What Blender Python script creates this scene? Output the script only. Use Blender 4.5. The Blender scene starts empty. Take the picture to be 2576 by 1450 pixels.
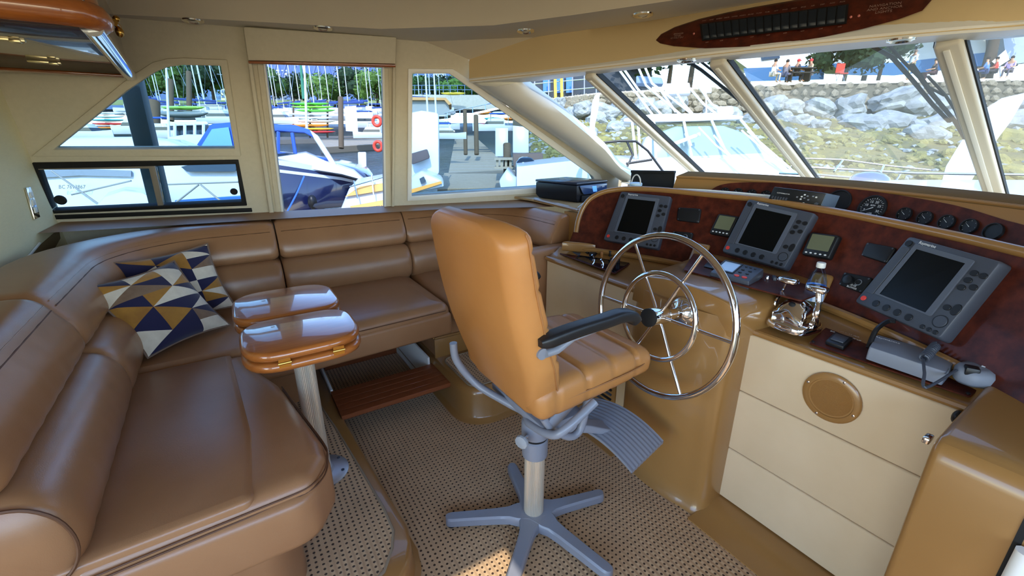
import bpy, bmesh, math, random
from mathutils import Vector as V, Matrix as M
from mathutils.geometry import tessellate_polygon
R = math.radians
scene = bpy.context.scene
COL = scene.collection
# ---------------------------------------------------------------- camera
# boat frame: +x to the bow, +y to port, z up from the cabin sole; eye 1.55 m above the sole
F = 1090.0; PITCH = R(18.75); YAW = R(32.4); EYE = V((0, 0, 1.55))
FW = V((math.sin(YAW)*math.cos(PITCH), math.cos(YAW)*math.cos(PITCH), -math.sin(PITCH)))
RT = V((math.cos(YAW), -math.sin(YAW), 0)); UP = RT.cross(FW)
cam = bpy.data.cameras.new('camera'); camo = bpy.data.objects.new('camera', cam); COL.objects.link(camo)
cam.sensor_width = 36.0; cam.lens = F/2576*36.0; cam.clip_start = .02; cam.clip_end = 2000
m = M((RT, UP, -FW)).transposed().to_4x4(); m.translation = EYE
camo.matrix_world = m
scene.camera = camo
# ---------------------------------------------------------------- light
SUN_DIR = V((-.36, -.60, .72)).normalized()      # towards the sun: astern, to starboard, high
w = bpy.data.worlds.new('sky'); scene.world = w; w.use_nodes = True
nt = w.node_tree; bg = nt.nodes['Background']
sky = nt.nodes.new('ShaderNodeTexSky'); sky.sky_type = 'NISHITA'; sky.sun_disc = False
sky.sun_elevation = math.asin(SUN_DIR.z); sky.sun_rotation = math.atan2(SUN_DIR.x, SUN_DIR.y)
sky.air_density = 1.0; sky.dust_density = .3; sky.ozone_density = 3.0
nt.links.new(sky.outputs[0], bg.inputs[0]); bg.inputs[1].default_value = .55
sl = bpy.data.lights.new('sun', 'SUN'); sl.energy = 3.4; sl.angle = R(.53); sl.color = (1, .93, .82)
so = bpy.data.objects.new('sun', sl); COL.objects.link(so)
so.rotation_euler = SUN_DIR.to_track_quat('Z', 'Y').to_euler()
vs = scene.view_settings; vs.view_transform = 'Standard'; vs.look = 'None'; vs.gamma = 1.0
vs.use_curve_mapping = False; vs.exposure = 1.0

# ---------------------------------------------------------------- rays (plan positions measured from the photograph onto real planes)
def ray(u, v): return FW + RT*((u-1288)/F) - UP*((v-725)/F)
def atz(u, v, z): d = ray(u, v); return EYE + d*((z-EYE.z)/d.z)
def atx(u, v, x): d = ray(u, v); return EYE + d*(x/d.x)
def aty(u, v, y): d = ray(u, v); return EYE + d*(y/d.y)
def atd(u, v, dep): return EYE + ray(u, v)*dep
def pln(u, v, n, d): n = V(n); r = ray(u, v); return EYE + r*((d-n.dot(EYE))/n.dot(r))
def hit(u, v, f, t0=.5, t1=7.0, n=160):
    r = ray(u, v); p = None; gp = 0
    for i in range(n):
        t = t0+(t1-t0)*i/(n-1); g = f(*(EYE+r*t))
        if p is not None and g*gp <= 0:
            a, b, ga = p, t, gp
            for _ in range(30):
                mm = (a+b)/2; gm = f(*(EYE+r*mm))
                if ga*gm <= 0: b = mm
                else: a, ga = mm, gm
            return EYE+r*a
        p, gp = t, g
    return EYE+r*t1
WALL_N, WALL_D = V((.2, 1, .25)), 3.7075           # port cabin side: tapers to the bow, leans inboard
def wal(u, v): return pln(u, v, WALL_N, WALL_D)
def wxz(x, z): return V((x, WALL_D-.2*x-.25*z, z))
WALL_IN = -WALL_N.normalized()

# ---------------------------------------------------------------- mesh helpers
def lin(c):
    return tuple((x/12.92 if x <= .04045 else ((x+.055)/1.055)**2.4) for x in (c[0]/255, c[1]/255, c[2]/255))
class MB:
    def __init__(s): s.v = []; s.f = []; s.mi = []
    def add(s, vs, fs, mi=0):
        b = len(s.v); s.v += [V(p) for p in vs]
        for f in fs: s.f.append([i+b for i in f]); s.mi.append(mi)
        return s
    def obox(s, o, a, b, c, mi=0):
        o, a, b, c = V(o), V(a), V(b), V(c)
        if a.cross(b).dot(c) < 0: a, b = b, a
        return s.add([o, o+a, o+a+b, o+b, o+c, o+a+c, o+a+b+c, o+b+c],
              [(3,2,1,0),(4,5,6,7),(0,1,5,4),(1,2,6,5),(2,3,7,6),(3,0,4,7)], mi)
    def box(s, x0, x1, y0, y1, z0, z1, mi=0):
        return s.obox((x0,y0,z0), (x1-x0,0,0), (0,y1-y0,0), (0,0,z1-z0), mi)
    def cbox(s, c, sx, sy, sz, rot=None, mi=0):
        r = rot.to_3x3() if rot else M.Identity(3)
        a, b, d = r@V((sx,0,0)), r@V((0,sy,0)), r@V((0,0,sz))
        return s.obox(V(c)-(a+b+d)/2, a, b, d, mi)
    def prism(s, poly, vec, mi=0):
        poly = [V(p) for p in poly]; vec = V(vec); n = len(poly)
        nr = V((0,0,0))
        for i in range(n): nr += poly[i].cross(poly[(i+1) % n])
        if nr.dot(vec) > 0: poly = poly[::-1]
        return s.add(poly+[p+vec for p in poly], [list(range(n)), list(range(2*n-1, n-1, -1))]+[(i, i+n, (i+1) % n+n, (i+1) % n) for i in range(n)], mi)
    def holed(s, outer, holes, vec, mi=0):
        polys = [[V(p) for p in outer]]+[[V(p) for p in h] for h in holes]
        tri = tessellate_polygon(polys); flat = [p for q in polys for p in q]; n = len(flat); vec = V(vec)
        nr = (flat[tri[0][1]]-flat[tri[0][0]]).cross(flat[tri[0][2]]-flat[tri[0][0]])
        fs = []
        for t in tri:
            nn = (flat[t[1]]-flat[t[0]]).cross(flat[t[2]]-flat[t[0]])
            t = list(t) if nn.dot(vec) < 0 else list(t)[::-1]
            fs.append(t); fs.append([i+n for i in t[::-1]])
        b = 0
        for q in polys:
            k = len(q)
            for i in range(k): fs.append((b+i, b+(i+1) % k, b+(i+1) % k+n, b+i+n))
            b += k
        return s.add(flat+[p+vec for p in flat], fs, mi)
    def loft(s, rings, caps=True, closed=True, loop=False, mi=0):
        n = len(rings[0]); vs = [p for r in rings for p in r]; fs = []
        m_ = len(rings)
        for i in range(m_ if loop else m_-1):
            j = (i+1) % m_
            for k in range(n if closed else n-1):
                k2 = (k+1) % n
                fs.append((i*n+k, i*n+k2, j*n+k2, j*n+k))
        if caps and not loop:
            fs.append(list(range(n-1, -1, -1))); fs.append([(m_-1)*n+k for k in range(n)])
        return s.add(vs, fs, mi)
    def tube(s, path, r, n=10, closed=False, caps=True, mi=0, flat=1.0):
        path = [V(p) for p in path]; k = len(path)
        rr = r if isinstance(r, (list, tuple)) else [r]*k
        t0 = (path[1]-path[0]).normalized()
        a = t0.cross(V((0,0,1)));
        if a.length < 1e-3: a = t0.cross(V((1,0,0)))
        a.normalize(); rings = []
        for i, p in enumerate(path):
            if closed: t = (path[(i+1) % k]-path[i-1]).normalized()
            else: t = (path[min(i+1, k-1)]-path[max(i-1, 0)]).normalized()
            a = (a-t*a.dot(t)).normalized(); b = t.cross(a)
            rings.append([p+a*(rr[i]*math.cos(2*math.pi*j/n))+b*(rr[i]*flat*math.sin(2*math.pi*j/n)) for j in range(n)])
        return s.loft(rings, caps=caps, loop=closed, mi=mi)
    def lathe(s, prof, o=(0,0,0), ax=(0,0,1), n=24, mi=0, cap=True):
        ax = V(ax).normalized(); a = ax.orthogonal().normalized(); b = ax.cross(a); o = V(o)
        rings = [[o+ax*h+a*(r*math.cos(2*math.pi*j/n))+b*(r*math.sin(2*math.pi*j/n)) for j in range(n)] for r, h in prof]
        return s.loft(rings, caps=cap, mi=mi)
    def ball(s, c, rx, ry=None, rz=None, n=12, k=8, rot=None, mi=0):
        ry = ry or rx; rz = rz or rx; c = V(c); vs = []; q = rot.to_3x3() if rot else M.Identity(3)
        for i in range(k+1):
            th = math.pi*i/k
            for j in range(n):
                ph = 2*math.pi*j/n
                vs.append(c+q@V((rx*math.sin(th)*math.cos(ph), ry*math.sin(th)*math.sin(ph), -rz*math.cos(th))))
        return s.add(vs, [(i*n+j, i*n+(j+1) % n, (i+1)*n+(j+1) % n, (i+1)*n+j) for i in range(k) for j in range(n)], mi)
    def grid(s, fn, nu, nv, mi=0):
        return s.add([fn(i/nu, j/nv) for i in range(nu+1) for j in range(nv+1)],
            [(i*(nv+1)+j, (i+1)*(nv+1)+j, (i+1)*(nv+1)+j+1, i*(nv+1)+j+1) for i in range(nu) for j in range(nv)], mi)
    def slab(s, fn, nu, nv, off, mi=0):   # a patch with thickness; off(p,i,j)->offset vector or constant vector
        top = [fn(i/nu, j/nv) for i in range(nu+1) for j in range(nv+1)]
        o = V(off); bot = [p+o for p in top]; N = len(top); w_ = nv+1; fs = []
        for i in range(nu):
            for j in range(nv):
                q = (i*w_+j, (i+1)*w_+j, (i+1)*w_+j+1, i*w_+j+1); fs.append(q); fs.append(tuple(x+N for x in q[::-1]))
        for i in range(nu):
            fs.append((i*w_, i*w_+N, (i+1)*w_+N, (i+1)*w_)); fs.append((i*w_+nv, (i+1)*w_+nv, (i+1)*w_+nv+N, i*w_+nv+N))
        for j in range(nv):
            fs.append((j, j+1, j+1+N, j+N)); fs.append((nu*w_+j, nu*w_+j+N, nu*w_+j+1+N, nu*w_+j+1))
        return s.add(top+bot, fs, mi)
    def mesh(s, name, bevel=0, seg=2, ang=38, weld=True):
        bm = bmesh.new(); vv = [bm.verts.new(p) for p in s.v]
        for f, k in zip(s.f, s.mi):
            try: q = bm.faces.new([vv[i] for i in f]); q.material_index = k
            except ValueError: pass
        if weld: bmesh.ops.remove_doubles(bm, verts=bm.verts, dist=1e-5)
        bmesh.ops.recalc_face_normals(bm, faces=bm.faces)
        if bevel:
            ed = [e for e in bm.edges if len(e.link_faces) == 2 and e.calc_face_angle(0) > R(30)]
            bmesh.ops.bevel(bm, geom=ed, offset=bevel, segments=seg, profile=.5, affect='EDGES', clamp_overlap=True)
        me = bpy.data.meshes.new(name); bm.to_mesh(me); bm.free()
        if ang is not None:
            me.polygons.foreach_set('use_smooth', [True]*len(me.polygons)); me.set_sharp_from_angle(angle=R(ang))
        return me
def link(name, me, mat, parent=None):
    o = bpy.data.objects.new(name, me); COL.objects.link(o)
    if mat is not None and not me.materials:
        for q in (mat if isinstance(mat, (list, tuple)) else [mat]): me.materials.append(q)
    if parent is not None:
        o.parent = parent
        if parent.type == 'EMPTY': o.matrix_parent_inverse = M.Translation(-parent.location)
    return o
def build(mb, name, mat, parent=None, bevel=0, seg=2, ang=38):
    return link(name, mb.mesh(name, bevel, seg, ang), mat, parent)
def tag(o, label=None, cat=None, group=None, kind=None):
    if label: o['label'] = label
    if cat: o['category'] = cat
    if group: o['group'] = group
    if kind: o['kind'] = kind
    return o
def thing(name, label, cat, loc=(0,0,0), group=None):
    o = bpy.data.objects.new(name, None); o.empty_display_size = .1; o.location = loc; COL.objects.link(o)
    return tag(o, label, cat, group)
def struct(o): o['kind'] = 'structure'; return o
def rpoly(pts, r, n=5):      # rounded plan polygon (2-D)
    out = []; k = len(pts); rs = r if isinstance(r, (list, tuple)) else [r]*k
    for i in range(k):
        p = V(pts[i][:2]); a = V(pts[i-1][:2])-p; b = V(pts[(i+1) % k][:2])-p; q = rs[i]
        if q <= 0: out.append((p.x, p.y)); continue
        an = a.angle(b); d = min(q/math.tan(an/2), a.length*.49, b.length*.49); a.normalize(); b.normalize()
        p0, p1 = p+a*d, p+b*d
        for j in range(n+1):
            t = j/n; c = p0*(1-t)**2+p*(2*t*(1-t))+p1*t*t; out.append((c.x, c.y))
    return out
def inset(poly, d):
    k = len(poly); out = []
    ar = sum(poly[i][0]*poly[(i+1) % k][1]-poly[(i+1) % k][0]*poly[i][1] for i in range(k)); sg = 1 if ar > 0 else -1
    for i in range(k):
        a = V(poly[i-1]); b = V(poly[i]); c = V(poly[(i+1) % k]); e = (c-b); f = (b-a)
        if e.length < 1e-6: e = f
        if f.length < 1e-6: f = e
        e = e.normalized(); f = f.normalized(); t = e+f
        if t.length < 1e-6: t = e
        t.normalize(); n = V((-t.y, t.x))*sg; cs = max(.45, t.dot(e))
        out.append((b.x+n.x*d/cs, b.y+n.y*d/cs))
    return out
class RP:                     # rounded polygon that can be inset cleanly
    def __init__(s, pts, r, n=5): s.p = [tuple(p[:2]) for p in pts]; s.r = r if isinstance(r, (list, tuple)) else [r]*len(pts); s.n = n
    def ring(s, d, z): return [V((x, y, z)) for x, y in rpoly(inset(s.p, d) if d else s.p, [max(.003, q-d) if q > 0 else .003 for q in s.r], s.n)]
def cushion(mb, poly, z0, z1, rad=.05, crown=.008, mi=0):
    L = [(z0, rad*.5), (z0+rad*.35, rad*.08), (z0+rad*.8, 0), (z1-rad, 0), (z1-rad*.62, rad*.08), (z1-rad*.3, rad*.30), (z1-rad*.08, rad*.68), (z1, rad*1.15), (z1+crown, rad*1.7)]
    return mb.loft([poly.ring(d, z) for z, d in L], mi=mi)
def dense(pts, step):
    out = []
    for i in range(len(pts)-1):
        a, b = V(pts[i]), V(pts[i+1]); n = max(1, int((b-a).length/step))
        out += [a.lerp(b, j/n) for j in range(n)]
    return out+[V(pts[-1])]
def crv(pts, n=8):            # Catmull-Rom through points
    P = [V(p) for p in pts]; out = []
    for i in range(len(P)-1):
        a = P[max(i-1, 0)]; b = P[i]; c = P[i+1]; d = P[min(i+2, len(P)-1)]
        for j in range(n):
            t = j/n; out.append(.5*((2*b)+(c-a)*t+(2*a-5*b+4*c-d)*t*t+(3*b-a-3*c+d)*t**3))
    return out+[P[-1]]

# ---------------------------------------------------------------- materials
MATS = {}
def mat(name, col, rough=.5, metal=0, coat=0, spec=.5, bump=None, vary=None, emit=None, trans=0, ior=1.45, alpha=None, sheen=0):
    if name in MATS: return MATS[name]
    mt = bpy.data.materials.new(name); mt.use_nodes = True; n = mt.node_tree.nodes; l = mt.node_tree.links; b = n['Principled BSDF']
    c = lin(col); b.inputs['Base Color'].default_value = (*c, 1); b.inputs['Roughness'].default_value = rough; b.inputs['Metallic'].default_value = metal
    b.inputs['Coat Weight'].default_value = coat; b.inputs['Coat Roughness'].default_value = .04; b.inputs['Specular IOR Level'].default_value = spec
    b.inputs['Transmission Weight'].default_value = trans; b.inputs['IOR'].default_value = ior; b.inputs['Sheen Weight'].default_value = sheen
    if emit: b.inputs['Emission Color'].default_value = (*lin(emit[0]), 1); b.inputs['Emission Strength'].default_value = emit[1]
    tc = n.new('ShaderNodeTexCoord')
    if vary:                       # (second colour, scale, detail, stretch, contrast)
        mp = n.new('ShaderNodeMapping'); mp.inputs['Scale'].default_value = vary[3]; l.new(tc.outputs['Object'], mp.inputs[0])
        nz = n.new('ShaderNodeTexNoise'); nz.inputs['Scale'].default_value = vary[1]; nz.inputs['Detail'].default_value = vary[2]; nz.inputs['Roughness'].default_value = .6
        l.new(mp.outputs[0], nz.inputs['Vector'])
        rp = n.new('ShaderNodeValToRGB'); k = vary[4]
        rp.color_ramp.elements[0].position = .5-k; rp.color_ramp.elements[1].position = .5+k
        rp.color_ramp.elements[0].color = (*c, 1); rp.color_ramp.elements[1].color = (*lin(vary[0]), 1)
        l.new(nz.outputs['Fac'], rp.inputs[0]); l.new(rp.outputs[0], b.inputs['Base Color'])
    if bump:                       # (scale, strength, distance[, kind])
        kind = bump[3] if len(bump) > 3 else 'noise'
        if kind == 'voronoi': t = n.new('ShaderNodeTexVoronoi'); out = t.outputs['Distance']
        else: t = n.new('ShaderNodeTexNoise'); t.inputs['Detail'].default_value = 3; out = t.outputs['Fac']
        t.inputs['Scale'].default_value = bump[0]; l.new(tc.outputs['Object'], t.inputs['Vector'])
        bp = n.new('ShaderNodeBump'); bp.inputs['Strength'].default_value = bump[1]; bp.inputs['Distance'].default_value = bump[2]
        l.new(out, bp.inputs['Height']); l.new(bp.outputs[0], b.inputs['Normal'])
    MATS[name] = mt; return mt
def carpet_mat(name, base, dark, pit):
    mt = bpy.data.materials.new(name); mt.use_nodes = True; n = mt.node_tree.nodes; l = mt.node_tree.links; b = n['Principled BSDF']
    b.inputs['Roughness'].default_value = .95; b.inputs['Specular IOR Level'].default_value = .1; b.inputs['Sheen Weight'].default_value = .2
    tc = n.new('ShaderNodeTexCoord'); nz0 = n.new('ShaderNodeTexNoise'); nz0.inputs['Scale'].default_value = 60; l.new(tc.outputs['Object'], nz0.inputs['Vector'])
    wv = n.new('ShaderNodeVectorMath'); wv.operation = 'MULTIPLY_ADD'; wv.inputs[1].default_value = (.0045,)*3
    l.new(nz0.outputs['Color'], wv.inputs[0]); l.new(tc.outputs['Object'], wv.inputs[2])
    sp = n.new('ShaderNodeSeparateXYZ'); l.new(wv.outputs[0], sp.inputs[0])
    def mth(op, a, b_=None):
        q = n.new('ShaderNodeMath'); q.operation = op
        for i, x in enumerate((a, b_)):
            if x is None: continue
            if isinstance(x, (int, float)): q.inputs[i].default_value = x
            else: l.new(x, q.inputs[i])
        return q.outputs[0]
    k = 2*math.pi/pit
    sx = mth('SINE', mth('MULTIPLY', sp.outputs[0], k)); sy = mth('SINE', mth('MULTIPLY', sp.outputs[1], k))
    dots = mth('ADD', sx, sy)
    rp = n.new('ShaderNodeValToRGB'); rp.color_ramp.elements[0].position = .62; rp.color_ramp.elements[1].position = .76
    rp.color_ramp.elements[0].color = (0,0,0,1); rp.color_ramp.elements[1].color = (1,1,1,1)
    l.new(mth('MULTIPLY', mth('ADD', dots, .5), .4), rp.inputs[0])
    nz = n.new('ShaderNodeTexNoise'); nz.inputs['Scale'].default_value = 7; nz.inputs['Detail'].default_value = 4; l.new(tc.outputs['Object'], nz.inputs['Vector'])
    mx0 = n.new('ShaderNodeMix'); mx0.data_type = 'RGBA'; mx0.inputs['A'].default_value = (*lin(base), 1)
    mx0.inputs['B'].default_value = (*lin(tuple(int(x*.86) for x in base)), 1); l.new(nz.outputs['Fac'], mx0.inputs['Factor'])
    mx = n.new('ShaderNodeMix'); mx.data_type = 'RGBA'; l.new(mx0.outputs['Result'], mx.inputs['A']); mx.inputs['B'].default_value = (*lin(dark), 1)
    l.new(rp.outputs[0], mx.inputs['Factor']); l.new(mx.outputs['Result'], b.inputs['Base Color'])
    h = mth('SUBTRACT', mth('MULTIPLY', mth('COSINE', mth('MULTIPLY', sp.outputs[0], 2*math.pi/pit)), -.3), rp.outputs[0])
    h2 = mth('ADD', h, mth('MULTIPLY', nz0.outputs['Fac'], .5))
    bp = n.new('ShaderNodeBump'); bp.inputs['Strength'].default_value = .8; bp.inputs['Distance'].default_value = .004
    l.new(h2, bp.inputs['Height']); l.new(bp.outputs[0], b.inputs['Normal'])
    MATS[name] = mt; return mt
def glass_mat(name, tint):
    mt = bpy.data.materials.new(name); mt.use_nodes = True; n = mt.node_tree.nodes; l = mt.node_tree.links
    n.remove(n['Principled BSDF']); out = n['Material Output']
    tr = n.new('ShaderNodeBsdfTransparent'); tr.inputs[0].default_value = (*tint, 1)
    gl = n.new('ShaderNodeBsdfGlossy'); gl.inputs['Roughness'].default_value = .01; gl.inputs[0].default_value = (1,1,1,1)
    fr = n.new('ShaderNodeFresnel'); fr.inputs[0].default_value = 1.45
    mu = n.new('ShaderNodeMath'); mu.operation = 'MULTIPLY'; mu.inputs[1].default_value = .3; l.new(fr.outputs[0], mu.inputs[0])
    mx = n.new('ShaderNodeMixShader'); l.new(mu.outputs[0], mx.inputs[0]); l.new(tr.outputs[0], mx.inputs[1]); l.new(gl.outputs[0], mx.inputs[2])
    l.new(mx.outputs[0], out.inputs['Surface']); MATS[name] = mt; return mt
GEL = mat('tan gelcoat', (154,112,62), .28, coat=.5, vary=((146,104,56), 3, 3, (1,1,1), .3))
VINYL = mat('cream wall vinyl', (206,196,172), .75, bump=(260, .25, .002), vary=((197,187,163), 40, 4, (1,1,1), .35))
BULK = mat('cream bulkhead vinyl', (236,226,188), .75, bump=(200, .3, .003), vary=((228,218,180), 25, 4, (1,1,6), .35))
LINER = mat('headliner', (214,202,178), .85, bump=(400, .2, .001))
HEADER = mat('header vinyl', (204,180,136), .7, bump=(420, .2, .001))
WHITE = mat('white trim', (226,224,216), .35)
CREAM = mat('cream padded vinyl', (216,191,156), .6, bump=(300, .15, .001), vary=((207,181,145), 5, 3, (1,1,1), .3))
LEATHER = mat('brown settee leather', (160,116,80), .31, spec=.65, bump=(380, .22, .0012), vary=((149,105,70), 6, 4, (1,1,1), .3))
LEATHER2 = mat('camel chair leather', (182,124,68), .36, bump=(420, .2, .001), vary=((172,114,60), 7, 4, (1,1,1), .3))
STITCH = mat('dark seam thread', (92,58,34), .6)
CARPET = carpet_mat('woven carpet', (198,162,120), (62,44,28), .0215)
BINDING = mat('carpet binding', (140,122,98), .8)
BURL = mat('burgundy burl', (46,15,11), .38, coat=.08, spec=.25, vary=((94,40,24), 22, 8, (1,1,1), .22))
WOOD = mat('lacquered cherry', (176,104,44), .3, coat=1.0, vary=((140,74,28), 5, 6, (1.5,14,14), .3))
WOODX = mat('lacquered trim wood', (158,86,34), .3, coat=1.0, vary=((120,60,22), 5, 6, (2,12,12), .3))
DWOOD = mat('dark lacquered wood', (84,44,22), .25, coat=1.0, vary=((62,30,15), 6, 5, (2,10,10), .3))
TEAK = mat('varnished teak', (150,84,48), .38, coat=.3, vary=((116,58,30), 8, 6, (2,22,22), .3))
CAULK = mat('dark caulk', (38,22,16), .6)
CHROME = mat('chrome', (225,225,228), .06, metal=1)
ALU = mat('ribbed aluminium', (226,216,196), .38, metal=.7)
PGREY = mat('grey powder coat', (126,128,136), .38, coat=.2)
LGREY = mat('pale grey plastic', (126,131,142), .5)
DGREY = mat('dark grey plastic', (66,70,80), .45)
BLACK = mat('black plastic', (22,23,26), .4)
RUBBER = mat('matt black', (14,14,15), .7)
SCREEN = mat('dark screen', (7,10,11), .25, spec=.25)
LCD = mat('grey green lcd', (104,108,84), .3, coat=.4)
BRASS = mat('polished brass', (190,146,72), .25, metal=1)
INK = mat('white print', (225,226,228), .6)
RED = mat('red key', (222,62,50), .4)
GLASS = glass_mat('tinted window glass', (.66,.70,.72))
GLASSC = glass_mat('clear window glass', (.56,.65,.69))
# ================================================================ SETTING
mb = MB(); mb.box(-2.6, 2.9, -1.35, 3.6, -.06, 0)
struct(build(mb, 'floor', CARPET))
# port cabin side with its window openings
W1 = [(138,375),(321,228),(367,197),(392,181),(425,168),(463,163),(556,165),(591,373)]
W1o = [(82,392),(330,192),(386,156),(421,147),(463,145),(572,150),(607,392)]
W2 = [(85,409),(598,402),(620,516),(136,536)]
WD = [(668,161),(961,170),(966,529),(967,560),(725,575),(716,550)]
W3 = [(1037,185),(1129,185),(1143,194),(1490,443),(1500,462),(1320,474),(1035,493)]
W3o = [(1026,172),(1138,173),(1150,180),(1508,437),(1520,470),(1320,487),(1024,505)]
PT, PB = wal(1182,206), wal(1545,442)
outer = [wxz(-.93,0), wxz(2.95,0), wxz(2.95,PB.z-.02), wxz(PB.x,PB.z), wxz(PT.x,PT.z), wxz(1.494,2.067), wxz(1.49,2.2), wxz(-.93,2.2)]
mb = MB(); mb.holed(outer, [[wal(*p) for p in h] for h in (W1, W2, WD, W3)], -WALL_IN*.06)
wall_port = struct(build(mb, 'wall_port', VINYL))
def ring(mb, o, i, h0, h1):      # flat frame between two outlines on the cabin side
    mb.holed([p+WALL_IN*h1 for p in o], [[p+WALL_IN*h1 for p in i]], WALL_IN*(h0-h1))
def grow(px, d):                 # move an outline in its own plane
    c = sum((wal(*p) for p in px), V((0,0,0)))/len(px); out = []
    for p in px: q = wal(*p); out.append(q+(q-c).normalized()*d)
    return out
# window 1: big side light with curved top
mb = MB(); ring(mb, [wal(*p) for p in W1o], [wal(*p) for p in W1], -.05, .018)
win1 = struct(build(mb, 'window_1', WHITE if False else VINYL, None, .006))
mb = MB(); mb.prism([wal(*p)-WALL_IN*.03 for p in W1], -WALL_IN*.006); build(mb, 'pane', GLASSC, win1)
# window 2: sliding window under it
mb = MB(); ring(mb, grow(W2, .004), [wal(*p) for p in [(97,424),(593,412),(608,507),(133,529)]], -.05, .012)
win2 = struct(build(mb, 'window_2', RUBBER, None, .003))
mb = MB(); mb.prism([wal(*p)-WALL_IN*.012 for p in [(392,417),(595,411),(608,507),(413,517)]], -WALL_IN*.006); build(mb, 'pane', GLASSC, win2)
mb = MB(); mb.prism([wal(*p)-WALL_IN*.004 for p in [(93,427),(375,423),(398,521),(131,530)]], -WALL_IN*.006); build(mb, 'pane', GLASSC, win2)
mb = MB(); ring(mb, [wal(*p) for p in [(88,418),(389,416),(413,524),(130,536)]], [wal(*p) for p in [(93,427),(375,424),(398,520),(131,529)]], -.012, .006)
build(mb, 'sash', mat('grey sash', (128,118,104), .4), win2, .003)
for q, r_ in (((154,502),.028), ((589,481),.021)):
    mb = MB(); mb.lathe([(r_*.9,0),(r_,.006),(r_,.014),(r_*.8,.02),(0.001,.02)], wal(*q), WALL_IN, 20); build(mb, 'finger_pull', RUBBER, win2)
# black rub strip and pale strip under the sliding window
mb = MB(); mb.prism([wal(*p) for p in [(136,541),(633,523),(635,532),(140,551)]], WALL_IN*.012)
tr = struct(build(mb, 'trim_1', RUBBER, None, .002))
# window 3: door light (door_1 is the port cabin door)
jl = [(622,70),(994,93),(992,560),(700,590)]
mb = MB(); ring(mb, [wal(*p) for p in [(646,150),(976,163),(985,530),(985,562),(706,580),(697,548)]], [wal(*p) for p in WD], -.055, .012)
door = struct(build(mb, 'door_1', VINYL, None, .004))
mb = MB(); ring(mb, [wal(*p) for p in [(662,156),(966,165),(971,530),(972,563),(721,578),(710,551)]], [wal(*p) for p in WD], .0, .02)
build(mb, 'door_frame', WHITE, door, .004)
mb = MB(); mb.prism([wal(*p)-WALL_IN*.02 for p in WD], -WALL_IN*.006); build(mb, 'pane', glass_mat('clear door glass', (.68,.71,.76)), door)
# vertical reveals either side of the door
for k, (a, b, c, d) in enumerate((((612,68),(622,69),(692,548),(680,549)), ((987,95),(994,95),(991,520),(984,520)))):
    mb = MB(); mb.prism([wal(*p) for p in (a,b,c,d)], WALL_IN*.03); struct(build(mb, 'trim_%d' % (2+k), VINYL, None, .008, 3))
# window 4: forward side light with slanted edge
mb = MB(); ring(mb, [wal(*p) for p in W3o], [wal(*p) for p in W3], -.05, .015)
win3 = struct(build(mb, 'window_3', WHITE, None, .005))
mb = MB(); mb.prism([wal(*p)-WALL_IN*.03 for p in W3], -WALL_IN*.006); build(mb, 'pane', GLASSC, win3)
# blind box over the door
bl = thing('blind_cassette', 'cream roller blind box with wood bottom rail above the door', 'blind', wal(810,110))
mb = MB(); mb.prism([wal(*p)+WALL_IN*.002 for p in [(616,66),(993,92),(991,158),(628,149)]], WALL_IN*.07); build(mb, 'box', VINYL, bl, .006)
mb = MB(); mb.prism([wal(*p)+WALL_IN*.002 for p in [(628,150),(991,159),(991,166),(630,156)]], WALL_IN*.076); build(mb, 'bottom_rail', WOODX, bl, .002)
# aft bulkhead at the settee's end
XB = -.905
mb = MB(); mb.prism([V((XB,y,z)) for y, z in ((1.0,.1),(3.66,.1),(3.66,.9),(3.62,1.15),(3.52,1.5),(3.4,1.95),(3.3,2.2),(1.0,2.2))], (-.05,0,0))
struct(build(mb, 'wall_aft', BULK))
# overhead: soffit ring with tray recess
ZC = 2.15
tray = [(-.378,3.181),(.184,2.975),(.867,2.754),(1.364,2.344),(1.599,1.952),(1.831,1.513),(2.0,1.0),(2.1,.3),(2.0,-.6),(-.37,-.6)]
co = [(-2.6,-1.35),(2.3,-1.35),(2.75,.2),(2.2,1.3),(2.03,1.8),(1.74,2.45),(1.5,2.9),(1.04,2.97),(.22,3.14),(-.37,3.26),(-.93,3.4),(-2.6,3.4)]
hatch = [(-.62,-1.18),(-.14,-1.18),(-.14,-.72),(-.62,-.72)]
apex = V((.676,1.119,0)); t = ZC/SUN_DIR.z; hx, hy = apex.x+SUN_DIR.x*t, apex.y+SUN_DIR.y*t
hatch = [(hx-.42,hy-.42),(hx,hy-.42),(hx,hy),(hx-.42,hy)]  # unseen overhead opening, added and placed to throw the sun patch on the floor
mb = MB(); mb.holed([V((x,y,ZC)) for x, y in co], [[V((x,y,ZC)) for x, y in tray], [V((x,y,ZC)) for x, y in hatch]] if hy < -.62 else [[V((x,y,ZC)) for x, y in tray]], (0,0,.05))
ceil = struct(build(mb, 'ceiling', mat('soffit liner', (212,206,192), .8, bump=(400,.15,.001))))
TZ = 2.33; inner = inset(tray, .13)
mb = MB(); n = len(tray); pts = [V((x,y,ZC)) for x, y in tray]+[V((x,y,TZ)) for x, y in inner]
mb.add(pts, [(i,(i+1) % n,(i+1) % n+n,i+n) for i in range(n)]); build(mb, 'tray_side', LINER, ceil, ang=20)
mb = MB()
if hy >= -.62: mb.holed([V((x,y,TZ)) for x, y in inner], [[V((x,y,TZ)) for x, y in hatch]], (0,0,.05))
else: mb.prism([V((x,y,TZ)) for x, y in inner], (0,0,.05))
build(mb, 'tray_panel', LINER, ceil, ang=20)
# sloping facet in the forward port corner of the overhead
mb = MB(); mb.prism([wal(1054,98)+WALL_IN*.0, atz(1350,93,ZC), wal(1180,150)], (0,0,.04)); build(mb, 'corner_facet', LINER, ceil, ang=20)
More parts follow.
